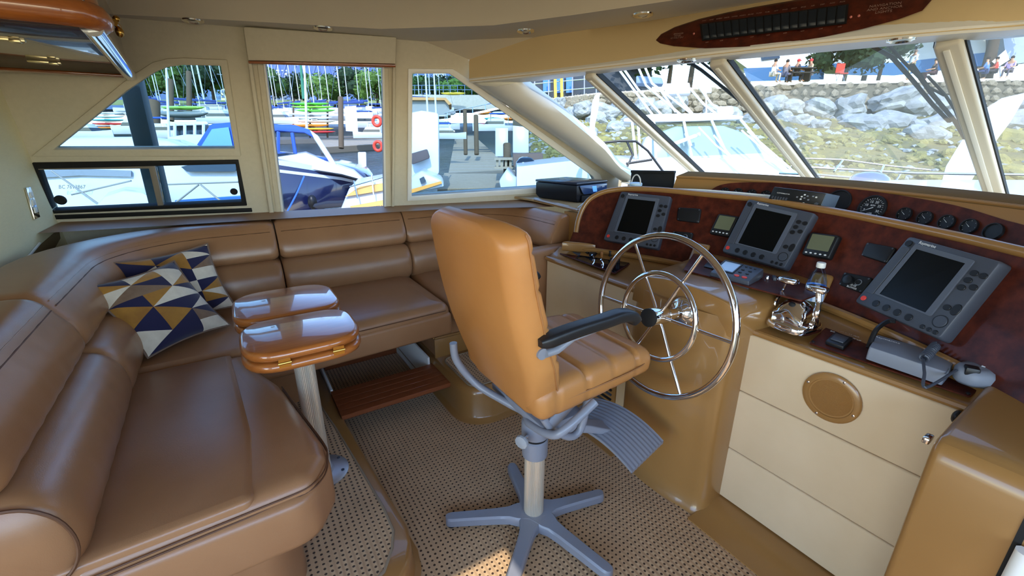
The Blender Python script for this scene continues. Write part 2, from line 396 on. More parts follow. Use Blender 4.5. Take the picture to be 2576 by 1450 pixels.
# header over the windshield
HB = [atz(*p,1.93) for p in [(1180,205),(1330,190),(1500,172),(1800,137),(2100,105),(2400,78),(2576,65)]]+[V((2.52,.2,1.93)), V((2.55,-.3,1.93)), V((2.35,-1.35,1.93))]
HT = [wal(1180,150), atz(1350,93,ZC-.001), V((1.87,2.13,2.15)), atz(1650,50,ZC), atz(1950,0,ZC), V((2.36,.85,2.15)), V((2.5,.45,2.15)), V((2.62,.2,2.15)), V((2.66,-.3,2.15)), V((2.45,-1.35,2.15))]
GT = [V((1.52,2.90,1.94)), V((1.722,2.607,1.92)), V((1.877,2.091,1.92)), atz(1650,165,1.92), V((2.083,1.425,1.92)), atz(2100,125,1.92), atz(2390,98,1.92), atz(2576,88,1.92), V((2.72,-.3,1.92)), V((2.5,-1.35,1.92))]
HBc, HTc, GTc = crv(HB,5), crv(HT,5), crv(GT,5); k = len(HBc)
def at01(c, t): t *= len(c)-1; i = min(int(t), len(c)-2); return c[i].lerp(c[i+1], t-i)
def hdr(s, t): return at01(HBc, s).lerp(at01(HTc, s), t)
mb = MB(); mb.slab(hdr, 60, 3, (.05,0,.02))
header = struct(build(mb, 'wall_header', HEADER))
mb = MB(); rings = []
for i in range(61):
    s = i/60; a, b = at01(HBc, s), at01(GTc, s); d = (b-a); d.z = 0
    rings.append([a+V((-.004,0,.012)), a+V((.012,0,-.008)), b+V((0,0,-.006)), b+V((.03,0,.0)), b+V((.03,0,.06)), a+V((.04,0,.05))])
mb.loft(rings); struct(build(mb, 'trim_4', WHITE))
# windshield: posts, panes
WT = [V((1.722,2.607,1.925)), V((1.877,2.091,1.925)), V((2.083,1.425,1.925)), atz(2390,98,1.925), V((2.75,-.3,1.93)), V((2.5,-1.35,1.93))]
WB = [atz(1588,447,1.27), atz(1762,437,1.27), atz(2038,442,1.27), atz(2511,503,1.22), V((4.05,-.3,1.2)), V((3.4,-1.35,1.2))]
WB[1] = WT[1]+(atz(1762,437,1.29)-WT[1]); WB[2] = atz(2038,442,1.30); WB[0] = atz(1580,446,1.275)
frames = []
for k in range(4):
    a, b = WT[k], WB[k]; dirn = (b-a).normalized()
    if k == 0: continue
    side = (WT[k+1]-WT[k-1]).normalized(); side = (side-dirn*side.dot(dirn)).normalized(); nrm = dirn.cross(side).normalized()
    if nrm.dot(EYE-a) < 0: nrm = -nrm
    wdt = .028+.004*k; ex = dirn*.12
    mb = MB(); mb.obox(a-side*wdt-ex*.2, side*2*wdt, (b-a)+1.2*ex, nrm*.045)
    post = struct(build(mb, 'trim_%d' % (4+k), mat('post vinyl', (200,193,177), .55), None, .012, 3))
    for sg in (-1, 1):
        mb = MB(); mb.obox(a+side*(sg*wdt)-nrm*.012-side*.006, side*.012, (b-a)+ex, nrm*.03); build(mb, 'gasket', RUBBER, post)
    mb = MB(); mb.obox(a-side*(wdt*.35)+nrm*.045, side*wdt*.5, (b-a)+ex, nrm*.008); build(mb, 'bead', WHITE, post, .003)
for k in range(5):
    q = [WT[k], WT[k+1], WB[k+1], WB[k]]
    nn = (q[1]-q[0]).cross(q[3]-q[0]).normalized()
    mb = MB(); mb.add([q[0],q[1],q[2],q[3]], [(0,1,2,3)]); struct(build(mb, 'window_%d' % (5+k), GLASS, None, ang=None))
# port windshield pillar: deep moulded corner post from the cabin side to the first pane
edge = [(1308,205),(1405,278),(1478,338),(1526,381),(1556,420),(1592,446)]
pn = (WT[1]-WT[0]).cross(WB[0]-WT[0]).normalized(); pd = pn.dot(WT[0])
rings = []
for i in range(13):
    s = i/12; a = PT.lerp(PB, s*1.02)+WALL_IN*.008
    e = edge[min(int(s*5),4)]; e2 = edge[min(int(s*5)+1,5)]; f = s*5-min(int(s*5),4); q = (e[0]+(e2[0]-e[0])*f, e[1]+(e2[1]-e[1])*f)
    b = pln(*q, pn, pd)
    md = (a*.45+b*.55)+V((-.03,-.035,-.035)); b2 = b
    rings.append([a, a.lerp(md,.5)+V((-.012,-.015,-.01)), md, md.lerp(b2,.5)+V((-.006,-.02,-.004)), b2, b2+V((.02,.03,.05)), a+V((.06,.06,.06))])
mb = MB(); mb.loft(rings); struct(build(mb, 'trim_8', WHITE, None, ang=60))
# cabin side and sill aft/starboard of the camera (out of frame; lets daylight in as the real cabin does)
mb = MB(); mb.box(-2.6, 2.9, -1.4, -1.35, 0, .95); mb.box(-2.6,-1.9,-1.4,-1.35,.95,2.2); mb.box(.9,1.05,-1.4,-1.35,.95,2.2); mb.box(-2.6,2.6,-1.4,-1.35,1.98,2.2)
struct(build(mb, 'wall_starboard', VINYL))
# ================================================================ PLATFORM, STEPS
ZP = .15
plo = [(.27,3.2),(.297,2.12),(.326,1.65),(.337,1.485),(.349,1.3),(.334,1.223),(.296,1.151),(.24,1.09),(.15,1.06),(-.9,1.05),(-.9,3.2)]
pli = [(.19,3.1),(.203,2.367),(.24,2.061),(.275,1.662),(.294,1.42),(.293,1.297),(.266,1.227),(.214,1.154),(.13,1.12),(-.85,1.12),(-.85,3.1)]
plat = MB(); L = [(0,-.03),(.008,-.03),(.02,-.008),(.1,0),(ZP-.012,0),(ZP,.012)]
plat.loft([[V((x,y,z)) for x, y in inset(plo[::-1], d)] for z, d in L])
platform = thing('raised_platform', 'raised tan fibreglass platform with carpet inset under the settee', 'platform', (-.2,2,0))
build(plat, 'body', GEL, platform, ang=50)
mb = MB(); mb.prism([V((x,y,ZP)) for x, y in pli], (0,0,.008)); build(mb, 'carpet_inset', CARPET, platform)
mb = MB(); mb.tube([V((x,y,ZP+.006)) for x, y in pli[:9]], .006, 6); build(mb, 'carpet_binding', BINDING, platform)
# teak steps to the port door
def teak(name, label, x0, x1, y0, y1, z, th, n):
    t_ = thing(name, label, 'step', ((x0+x1)/2,(y0+y1)/2,z-th)); w_ = (y1-y0)/n
    mb = MB(); mb.box(x0+.004, x1-.004, y0+.004, y1-.004, z-th, z-.006); build(mb, 'backing', CAULK, t_)
    for i in range(n):
        mb = MB(); mb.box(x0, x1, y0+i*w_+.0028, y0+(i+1)*w_-.0028, z-th+.001, z); build(mb, 'plank', TEAK, t_, .0015, 1)
    return t_
teak('teak_step', 'varnished teak slatted step board bridging platform and forward pod', .285, .918, 2.135, 2.425, .165, .028, 5)
s2 = teak('teak_step', 'dark teak threshold step at the foot of the port door', .34, .86, 3.02, 3.2, .135, .03, 2)
mb = MB(); mb.box(.34, .86, 3.015, 3.04, .0, .11); build(mb, 'riser', TEAK, s2, .002)
# forward pod with carpet inset
pod = thing('step_pod', 'low rounded tan fibreglass pod with carpet inset ahead of teak step', 'platform', (1.3,2.5,0))
pp = rpoly([(.905,3.2),(.905,1.885),(1.62,1.885),(1.62,3.2)], [0,.2,.02,0], 10)
L = [(0,-.03),(.008,-.03),(.02,-.008),(.03,0),(.165,.012),(.195,.022),(.205,.04)]
mb = MB(); mb.loft([[V((x,y,z)) for x, y in inset(pp, d)] for z, d in L]); build(mb, 'body', GEL, pod, ang=50)
pc = rpoly([(.965,2.36),(.965,1.955),(1.55,1.955),(1.55,2.36)], .06, 6)
mb = MB(); mb.prism([V((x,y,.203)) for x, y in pc], (0,0,.008)); build(mb, 'carpet_inset', CARPET, pod)
mb = MB(); mb.tube([V((x,y,.21)) for x, y in pc], .006, 6, closed=True); build(mb, 'carpet_binding', BINDING, pod)
# stairwell side panels (glossy moulding)
mb = MB(); mb.box(.285,.30,2.43,3.2,.0,.17); mb.box(.30,.33,2.43,3.2,0,.012)
build(mb, 'well_side', WHITE, platform, .004)
mb = MB(); mb.box(.89,.905,2.43,3.2,.0,.21); mb.box(.86,.89,2.43,3.2,0,.014); build(mb, 'well_side', WHITE, pod, .004)

# ================================================================ SETTEE
ZS = .64
settee = thing('settee', 'brown leather U shaped settee with ribbed backrests along the port windows', 'sofa', (.3,2.4,ZP))
def arc2(c, r, a0, a1, n): return [(c[0]+r*math.cos(R(a0+(a1-a0)*i/n)), c[1]+r*math.sin(R(a0+(a1-a0)*i/n))) for i in range(n+1)]
path = dense([V((-.47,1.13,0)), V((-.495,2.0,0)), V((-.5,2.5,0))], .04)
path += [V((x,y,0)) for x, y in arc2((-.1,2.53), .4, 180, 90, 14)]
path += dense([V((-.06,2.93,0)), V((1.28,2.93,0))], .04)
path += [V((x,y,0)) for x, y in arc2((1.3,2.53), .4, 90, 0, 14)]
path += dense([V((1.7,2.5,0)), V((1.7,2.24,0))], .04)
S = [0]
for i in range(1, len(path)): S.append(S[-1]+(path[i]-path[i-1]).length)
def pat(s):
    for i in range(1, len(path)):
        if S[i] >= s or i == len(path)-1:
            t = (s-S[i-1])/max(1e-6, S[i]-S[i-1]); p = path[i-1].lerp(path[i], t)
            a = path[max(i-2,0)]; b = path[min(i+1,len(path)-1)]; d = (b-a).normalized(); return p, V((-d.y,d.x,0))
def near(x, y): return S[min(range(len(path)), key=lambda i: (path[i]-V((x,y,0))).length)]
# profile: d outward from the seat, z
PU0 = [(.045,.855),(.028,.872),(.022,.90),(.034,.95),(.062,1.0),(.09,1.045),(.115,1.072),(.15,1.085),(.19,1.083),(.235,1.06),(.245,.98),(.245,.85)]
PLW0 = [(.02,.60),(-.03,.63),(-.055,.675),(-.06,.73),(-.045,.79),(-.01,.835),(.03,.853),(.08,.857),(.2,.857),(.245,.84),(.245,.60)]
def fine(pr): q = crv([V((a,b,0)) for a, b in pr], 3); return [(p.x,p.y) for p in q]
PU, PLW = fine(PU0), fine(PLW0)
def backpiece(s0, s1, prof, name, z_in=.014):
    mb = MB(); n = max(6, int((s1-s0)/.045)); rings = []
    cx = sum(p[0] for p in prof)/len(prof); cz = sum(p[1] for p in prof)/len(prof)
    prof2 = [V((p[0],p[1])) for p in prof]
    st = [(0,.86),(.012,.94),(.028,.985),(.05,1)]
    ss = [(s0+d, k) for d, k in st]+[(s0+.05+(s1-s0-.1)*i/n, 1) for i in range(1, n)]+[(s1-d, k) for d, k in st[::-1]]
    for s, k in ss:
        p, nr = pat(s); wr = .0015*math.sin(s*60)
        rings.append([p+nr*(cx+(q.x-cx)*k+wr)+V((0,0,cz+(q.y-cz)*k)) for q in prof2])
    mb.loft(rings); return build(mb, name, LEATHER, settee, ang=60)
PUW = fine([(.045,.855),(.028,.872),(.022,.90),(.034,.95),(.062,1.0),(.09,1.045),(.115,1.068),(.15,1.078),(.22,1.08),(.30,1.076),(.345,1.06),(.355,.98),(.355,.85)])
cuts = [.0, near(-.49,1.95), near(.19,2.93), near(1.0,2.93), S[-1]]
for i in range(4):
    u_ = backpiece(cuts[i]+.004, cuts[i+1]-.004, PUW if i < 2 else PU, 'backrest'); l_ = backpiece(cuts[i]+.004, cuts[i+1]-.004, PLW, 'lumbar_roll')
    # double top stitch on each upper roll
    for dd in (.075,.088):
        pts = []
        n = 40
        for j in range(n+1):
            s = cuts[i]+.03+(cuts[i+1]-cuts[i]-.06)*j/n; p, nr = pat(s); pts.append(p+nr*dd+V((0,0,1.022+(dd-.075)*1.5)))
        mb = MB(); mb.tube(pts, .0022, 5); build(mb, 'seam', STITCH if dd < .08 else LEATHER, u_)
# end cap piping at the near end of the aft back
p0, n0 = pat(0.0)
mb = MB(); mb.tube([p0+n0*(.09+.92*(q[0]-.09))+V((0,-.006,.73+.92*(q[1]-.73))) for q in PLW], .004, 6, closed=True); build(mb, 'piping', STITCH, settee)
# seats
def seat(poly, name='seat_cushion', z1=ZS, z0=ZS-.13, rad=.05, crown=.008, rr=.04):
    mb = MB(); cushion(mb, poly, z0, z1, rad, crown); return build(mb, name, LEATHER, settee, ang=60)
a = seat(RP([(-.54,1.125),(-.091,1.14),(-.078,1.45),(-.11,1.9),(-.13,2.145),(-.56,2.145)], [.02,.03,.3,.4,.02,.02], 6), z1=ZS+.008, rad=.014, crown=.003)
f_ = seat(RP([(-.45,1.12),(.05,1.14),(.105,1.24),(.108,1.32),(.075,1.5),(.026,1.783),(-.047,1.983),(-.08,2.14),(-.45,2.14)], [.02,.06,.05,.1,.3,.3,.2,.03,.02], 6), 'seat_bolster', z1=ZS+.002, rad=.04, crown=.002)
seat(RP([(-.56,2.15),(-.1,2.15),(.02,2.2),(.155,2.22),(.155,2.99),(-.56,2.99)], [.02,.02,.05,.03,.02,.1], 5), rad=.03)
seat(RP([(.165,2.19),(.985,2.235),(.985,2.99),(.165,2.99)], [.05,.05,.02,.02], 5), rad=.055)
seat(RP([(.995,2.24),(1.74,2.27),(1.74,2.99),(.995,2.99)], [.04,.03,.1,.02], 5), rad=.05)
# lower skirts below the cushions (front valance of the near bench)
mb = MB(); cushion(mb, RP([(-.54,1.11),(.04,1.115),(.115,1.24),(.115,1.33),(.083,1.5),(.034,1.783),(-.04,1.983),(-.09,2.2),(.16,2.2),(.16,2.26),(-.56,2.26)], [.03,.1,.08,.1,.3,.3,.3,.05,.02,.02,.02], 6), ZS-.20, ZS-.035, .03, 0); build(mb, 'valance', LEATHER, settee, ang=60)
mb = MB(); cushion(mb, RP([(.165,2.18),(.99,2.225),(.99,2.9),(.165,2.9)], .03, 5), ZS-.20, ZS-.06, .025, 0); build(mb, 'valance', LEATHER, settee, ang=60)
# bead seams along the near bench edge
ed = [V((x,y,0)) for x, y in [(-.47,1.113),(-.26,1.127),(-.09,1.137),(.03,1.146),(.085,1.19),(.106,1.26),(.108,1.32),(.078,1.5),(.03,1.78)]]
for zz, c in ((ZS-.026,STITCH),(ZS-.04,STITCH)):
    mb = MB(); mb.tube([p+V((0,0,zz))+V((p.x+.1,-.2 if p.y < 1.2 else 0,0)).normalized()*.004 for p in crv(ed,5)], .0025, 5); build(mb, 'seam', c, settee)
# mid seat front seam
mb = MB(); mb.tube([V((.2,2.188,ZS-.045)), V((.6,2.209,ZS-.045)), V((.95,2.23,ZS-.045))], .0025, 5); build(mb, 'seam', STITCH, settee)
# bases
mb = MB(); bp = rpoly([(-.6,1.2),(-.06,1.2),(.0,1.3),(-.04,1.6),(-.12,2.0),(-.16,2.3),(.17,2.45),(.17,2.95),(-.6,2.95)], [.02,.12,.1,.2,.2,.1,.05,.02,.02], 6)
mb.loft([[V((x,y,z)) for x, y in inset(bp, d)] for z, d in ((ZP,0),(.3,0),(ZS-.17,-.01))]); build(mb, 'base', LEATHER, settee, ang=50)
mb = MB(); mb.box(.945,1.75,2.42,2.95,.2,ZS-.12); b_ = build(mb, 'base', LEATHER, settee, .01)
mb = MB(); mb.box(.94,1.3,2.405,2.42,.335,.35); mb.box(.93,.945,2.42,2.9,.335,.35); build(mb, 'base_moulding', GEL, settee, .004)
mb = MB(); mb.box(.935,1.3,2.405,2.425,.2,.335); build(mb, 'base_step', GEL, settee, .006)
# padded arm by the helm
mb = MB(); cushion(mb, RP([(1.42,2.13),(2.0,2.16),(2.0,2.27),(1.42,2.25)], [.03,.01,.01,.03], 5), .42, .905, .035, .004); build(mb, 'armrest', LEATHER, settee, ang=60)
# ledge behind the backrests, following the cabin side
mb = MB(); mb.add([wxz(-.9,1.09)+V((0,-.38,0)), wxz(1.2,1.09)+V((0,-.3,0)), wxz(2.1,1.09)+V((0,-.5,0)), wxz(2.1,1.09)+V((0,.02,0)), wxz(-.9,1.09)+V((0,.02,0))], [(0,1,2,3,4)])
o = build(mb, 'trim_9', mat('ledge vinyl', (150,104,62), .5), None, ang=None); struct(o)
mb = MB(); mb.prism([wal(*p) for p in [(152,558),(690,540),(692,552),(160,575)]], WALL_IN*.02); struct(build(mb, 'trim_10', mat('ledge vinyl', (150,104,62)), None, .004))

# ================================================================ PILLOWS
NAVY = mat('navy print', (22,20,60), .85, sheen=.3, bump=(500,.3,.001)); MUST = mat('mustard print', (184,132,46), .85, sheen=.3, vary=((132,84,30), 9, 4, (1,1,1), .3))
IVORY = mat('ivory print', (222,210,190), .85, sheen=.3, vary=((204,190,168), 30, 3, (1,1,1), .3)); TAUPE = mat('taupe print', (138,112,88), .85, sheen=.3, vary=((112,84,62), 14, 4, (1,1,1), .3)); PIPE = mat('pillow edge', (120,98,84), .9)
PAT = ['nmci', 'itni', 'nmit', 'mnci', 'tinm', 'incm', 'mtni', 'nicm']
def pillow(label, tl, tr, br, bl, thick, seed):
    rnd = random.Random(seed); cs = [V(tl),V(tr),V(br),V(bl)]; ctr = sum(cs, V((0,0,0)))/4
    ex = ((cs[1]-cs[0])+(cs[2]-cs[3]))/2; ey = ((cs[3]-cs[0])+(cs[2]-cs[1]))/2; nr = ey.cross(ex).normalized()
    if nr.dot(EYE-ctr) < 0: nr = -nr
    t_ = thing('throw_pillow', label, 'pillow', ctr, 'patterned pillows on the settee')
    NC, NR, K = 3, 6, 6
    nu, nv = NC*K, NR*K
    def base(s, t):
        p = cs[0].lerp(cs[1], s).lerp(cs[3].lerp(cs[2], s), t)
        pin = 1-.10*(1-abs(2*s-1)**2)*abs(2*t-1)**3; pin2 = 1-.10*(1-abs(2*t-1)**2)*abs(2*s-1)**3
        d = p-ctr; a = d.dot(ex)/ex.length_squared; b = d.dot(ey)/ey.length_squared
        return ctr+ex*(a*pin2)+ey*(b*pin)
    def hgt(s, t): return thick*(max(0, 1-abs(2*s-1)**2.4)**.55)*(max(0, 1-abs(2*t-1)**2.4)**.55)
    idx = {'n':0,'m':1,'i':2,'t':3,'c':2}
    mb = MB(); W_ = nv+1; vs_ = []
    for i in range(nu+1):
        for j in range(nv+1): s, t = i/nu, j/nv; vs_.append(base(s,t)+nr*(hgt(s,t)+.002*math.sin(9*s+5*t+seed)))
    b0 = len(mb.v); mb.v += vs_
    for i in range(nu):
        for j in range(nv):
            c, r = i//K, j//K
            q = [b0+i*W_+j, b0+(i+1)*W_+j, b0+(i+1)*W_+j+1, b0+i*W_+j+1]
            flip = (r+c) % 2
            # each cell is cut corner to corner into two long triangles
            for tri, (cs_, ct_) in (((q[0],q[1],q[2]), (2/3,1/3)), ((q[0],q[2],q[3]), (1/3,2/3))) if not flip else (((q[0],q[1],q[3]), (1/3,1/3)), ((q[1],q[2],q[3]), (2/3,2/3))):
                ls = (i % K+cs_)/K; lt = (j % K+ct_)/K
                up_ = (ls > lt) if not flip else (ls+lt < 1)
                ch = PAT[(r+c*3+seed) % 8][(c+r*2+(0 if up_ else 1)+(2 if flip else 0)) % 4]
                if up_ and (r+c+seed) % 2 == 0: ch = 'n'
                mb.f.append(list(tri)); mb.mi.append(idx[ch])
    build(mb, 'cover_front', [NAVY,MUST,IVORY,TAUPE], t_, ang=80)
    mb = MB(); mb.grid(lambda s, t: base(s,t)-nr*(hgt(s,t)*.75), 14, 14); build(mb, 'cover_back', IVORY, t_, ang=80)
    rim = [base(i/20,0) for i in range(20)]+[base(1,i/20) for i in range(20)]+[base(1-i/20,1) for i in range(20)]+[base(0,1-i/20) for i in range(20)]
    mb = MB(); mb.tube(rim, .005, 6, closed=True); build(mb, 'piping', PIPE, t_)
def pp_(u, v, y=None, z=None, x=None): return aty(u,v,y) if y is not None else (atz(u,v,z) if z is not None else atx(u,v,x))
pillow('navy, mustard and ivory triangle print pillow leaning on the back cushions, behind', atz(287,662,1.0), aty(522,613,2.85), atz(592,770,.68), V((-.464,2.574,.665)), .06, 3)
pillow('navy, mustard and ivory triangle print pillow in front, overlapping the other pillow', atz(208,728,.97), atz(440,652,1.0), atz(572,818,.665), atz(372,905,.665), .065, 0)

# ================================================================ TABLE
table = thing('folding_table', 'glossy cherry wood folding table on ribbed aluminium pedestal by the settee', 'table', (.115,1.80,ZP))
TB = V((.125,1.765,ZP))
mb = MB(); mb.lathe([(.11,0),(.11,.006),(.10,.012),(.05,.014),(.045,.03),(.001,.03)], TB+V((0,0,.006)), n=36); pl_ = build(mb, 'base_plate', mat('brushed steel',(196,200,206),.38,metal=.8), table)
for i in range(6):
    a = 2*math.pi*(i+.5)/6; mb = MB(); mb.lathe([(.007,0),(.007,.003),(.001,.004)], TB+V((.09*math.cos(a),.09*math.sin(a),.018)), n=10); build(mb, 'screw', DGREY, pl_)
def ribbed(mb, c, r, z0, z1, n=40):
    rings = []
    for z in (z0, z1): rings.append([V((c[0]+(r if j % 2 else r*.965)*math.cos(math.pi*j/n), c[1]+(r if j % 2 else r*.965)*math.sin(math.pi*j/n), z)) for j in range(2*n)])
    mb.loft(rings)
mb = MB(); ribbed(mb, TB, .0385, ZP+.02, .80); build(mb, 'pedestal', ALU, table, ang=10)
mb = MB(); mb.box(TB.x-.12, TB.x+.12, TB.y-.2, TB.y+.2, .80, .815); mb.box(-.055,-.04,1.6,2.1,.80,.86); build(mb, 'support_frame', CHROME, table, .004)
def leaf(name, x0, x1, y0, y1, z0, z1, r, mt, wave=0):
    pol = RP([(x0,y0),(x1,y0),(x1,y1),(x0,y1)], r, 8); mb = MB(); e = (z1-z0)*.4
    L = [(z0,e),(z0+e*.3,e*.3),(z0+e,0),(z1-e,0),(z1-e*.3,e*.3),(z1,e)]
    mb.loft([pol.ring(d,z) for z, d in L]); return build(mb, name, mt, table, ang=60)
LR = [.14,.14,.12,.12]; LR2 = [.12,.12,.14,.14]
leaf('lower_leaf', -.072,.322,1.475,1.822,.822,.856,LR,WOOD); leaf('lower_leaf', -.086,.322,1.832,2.215,.822,.856,LR2,WOOD)
leaf('upper_leaf', -.070,.320,1.478,1.822,.860,.895,LR,WOOD); leaf('upper_leaf', -.086,.320,1.832,2.213,.860,.895,LR2,WOOD)
for x in (.05,.22):
    mb = MB(); mb.box(x-.018,x+.018,1.472,1.480,.842,.873); mb.tube([V((x-.02,1.472,.858)), V((x+.02,1.472,.858))], .004, 8); build(mb, 'hinge', BRASS, table)
# ================================================================ HELM CHAIR
CX, CY = .853, 1.172
chair = thing('helm_chair', 'camel leather helm chair with black armrests on grey five star pedestal', 'chair', (CX,CY,0))
def rrect(hw, hh, r, n=4):     # rounded rectangle outline (2-D)
    return rpoly([(-hw,-hh),(hw,-hh),(hw,hh),(-hw,hh)], r, n)
# seat: cross ribs
rings = []; xs = []
x0, x1 = .70, 1.265; N_ = 44
for i in range(N_+1):
    t = i/N_; x = x0+(x1-x0)*t; e = min(t, 1-t); k = 1-.55*max(0, 1-e/.07)**2.2
    rib = min(abs(t-q) for q in (.13,.37,.60,.82)); dip = 1.6*math.exp(-(rib/.011)**2)
    hw = (.262-.03*t*t)*(1-.10*max(0,1-e/.05)**2)-.004*dip; zt = .805+.012*math.sin(math.pi*t)-.008*dip-.03*max(0,t-.8)*5*max(0,t-.8)*5*.3; zb = .675+.015*t
    c = (zt+zb)/2; hh = (zt-zb)/2*k
    rings.append([V((x, CY+.03+y*1.0, c+z)) for y, z in rrect(hw, hh, min(.055,hh*.9))])
mb = MB(); mb.loft(rings); sc_ = build(mb, 'seat', LEATHER2, chair, ang=60)
# seat: welt around the front edge
mb = MB(); mb.tube(crv([V((.80,CY+.03-.258,.745)), V((1.1,CY+.03-.252,.75)), V((1.225,CY+.03-.225,.752)), V((1.266,CY-.1,.752)), V((1.27,CY+.03,.752)), V((1.266,CY+.16,.752)), V((1.2,CY+.28,.75))],5), .003, 6); build(mb, 'welt', mat('camel welt',(150,100,56),.5), sc_)
# backrest: one padded shell, ribbed on its front face only
A0, A1 = V((.765,0,.665)), V((.575,0,1.335)); ax = (A1-A0); L_ = ax.length; axn = ax.normalized(); fn = V((axn.z,0,-axn.x))  # fn points forward
rings = []; N_ = 50
for i in range(N_+1):
    t = i/N_; e = 1-t; top = max(0,1-e/.10); bot = max(0,1-t/.06)
    hw = (.205+.075*min(1,t/.32)**.8-.018*max(0,t-.55)*2)*(1-.42*top**2.6)*(1-.14*bot**2)
    th = (.062-.012*t)*(1-.55*top**2.2)*(1-.4*bot**2)
    rib = min(abs(t-q) for q in (.16,.34,.52,.70,.86)); dip = math.exp(-(rib/.010)**2)
    bow = -.03*math.sin(math.pi*min(1,t*1.05))
    c = A0+axn*(L_*t)+fn*bow; ring_ = []
    for y, d in rrect(hw, th, min(.05, th*.92), 5):
        wrap = .05*(abs(y)/.28)**2.2
        dd = d-(dip*.008 if d > 0 else 0)+wrap
        ring_.append(c+fn*dd+V((0,CY+.03+y,0)))
    rings.append(ring_)
mb = MB(); mb.loft(rings); bk = build(mb, 'backrest', LEATHER2, chair, ang=60)
# piped seam around the back shell edge
for sg in (-1,1):
    pts = []
    for i in range(3, N_-2):
        t = i/N_; e = 1-t; top = max(0,1-e/.10)
        hw = (.205+.075*min(1,t/.32)**.8-.018*max(0,t-.55)*2)*(1-.42*top**2.6)*1.002
        c = A0+axn*(L_*t)+fn*(-.03*math.sin(math.pi*min(1,t*1.05))+.012+.05)
        pts.append(c+V((0,CY+.03+sg*hw,0)))
    mb = MB(); mb.tube(pts, .003, 6); build(mb, 'welt', mat('camel welt',(150,100,56),.5), bk)
# armrests
for sg, yy in ((-1, CY+.03-.285), (1, CY+.03+.285)):
    pth = crv([V((.675,yy,.995)), V((.80,yy,1.005)), V((.93,yy,1.008)), V((1.0,yy,1.01)), V((1.05,yy,.998)), V((1.068,yy,.972))], 6)
    rings = []
    for i, p in enumerate(pth):
        q = pth[min(i+1,len(pth)-1)]-pth[max(i-1,0)]; q.normalize(); up = V((-q.z,0,q.x)); e = min(i, len(pth)-1-i); k = (.6,.85,1)[min(e,2)]
        rings.append([p+V((0,y*k,0))+up*(z*k) for y, z in rrect(.027,.02,.014)])
    mb = MB(); mb.loft(rings); ar = build(mb, 'armrest', BLACK, chair, ang=60)
    mb = MB(); mb.tube([V((.70,yy,.955)), V((.74,yy,.955)), V((.80,yy,.982)), V((.92,yy,.992))], .013, 10); build(mb, 'arm_bar', PGREY, ar)
    mb = MB(); mb.lathe([(.028,0),(.028,.022),(.018,.026),(.018,.05),(.001,.05)], V((.69,CY+.03+sg*.235,.955)), (0,sg,0), 20); build(mb, 'arm_pivot', PGREY, ar)
# steel cradle under the seat
mb = MB(); mb.tube(crv([V((.63,CY+.25,.80)), V((.64,CY+.245,.72)), V((.70,CY+.2,.62)), V((.77,CY+.08,.575)), V((.80,CY,.565)), V((.77,CY-.08,.575)), V((.78,CY-.2,.60)), V((.82,CY-.235,.64)), V((.93,CY-.24,.70))],6), .0155, 10); fr = build(mb, 'cradle', PGREY, chair)
for sg in (-1,1):
    y_ = CY+.03+sg*.20
    mb = MB(); mb.tube(crv([V((.76,y_,.66)), V((.80,y_,.60)), V((.875,y_,.535)), V((.92,y_,.53)), V((.945,y_,.57)), V((.965,y_,.69))],6), .0145, 10); build(mb, 'side_loop', PGREY, fr)
    mb = MB(); mb.prism([V((.77,y_,.64)), V((.80,y_,.60)), V((.90,y_,.665)), V((.985,y_,.715)), V((.96,y_,.745)), V((.90,y_,.72))], (0,sg*.012,0)); build(mb, 'side_plate', PGREY, fr, .004)
    mb = MB(); mb.lathe([(.017,0),(.017,.006),(.009,.008),(.009,.016),(.001,.016)], V((.95,y_+sg*.012,.72)), (0,sg,0), 14); build(mb, 'pivot_bolt', CHROME, fr)
mb = MB(); mb.box(.77,.96,CY-.16,CY+.2,.575,.605); mb.box(.80,1.1,CY-.1,CY+.14,.605,.68); build(mb, 'seat_plate', PGREY, chair, .006)
# pedestal
mb = MB(); ribbed(mb, (CX,CY), .0415, .055, .44, 44); build(mb, 'column', ALU, chair, ang=10)
mb = MB(); mb.lathe([(.0425,.345),(.051,.35),(.052,.36),(.052,.425),(.046,.432)], (CX,CY,0), n=32); build(mb, 'lower_collar', PGREY, chair)
mb = MB(); mb.lathe([(.0485,.432),(.0485,.44)], (CX,CY,0), n=28); mb.lathe([(.044,.515),(.044,.525),(.034,.527)], (CX,CY,0), n=28); build(mb, 'seal_ring', RUBBER, chair)
mb = MB(); ribbed(mb, (CX,CY), .030, .52, .575, 30); build(mb, 'inner_column', ALU, chair, ang=10)
mb = MB(); mb.lathe([(.046,.44),(.054,.445),(.055,.455),(.055,.505),(.05,.517),(.04,.518)], (CX,CY,0), n=32); cl_ = build(mb, 'clamp_ring', PGREY, chair)
for a_, l_ in ((R(205),.05),(R(-35),.04)):
    d = V((math.cos(a_),math.sin(a_),0)); mb = MB(); mb.tube([V((CX,CY,.475))+d*.05, V((CX,CY,.475))+d*(.05+l_)], .006, 8); build(mb, 'knob_stem', CHROME, cl_)
    mb = MB(); mb.lathe([(.010,0),(.026,.006),(.028,.014),(.026,.022),(.010,.026),(.001,.026)], V((CX,CY,.475))+d*(.05+l_-.012), d, 10); build(mb, 'clamp_knob', mat('grey knob',(150,152,154),.3,coat=.4), cl_, ang=25)
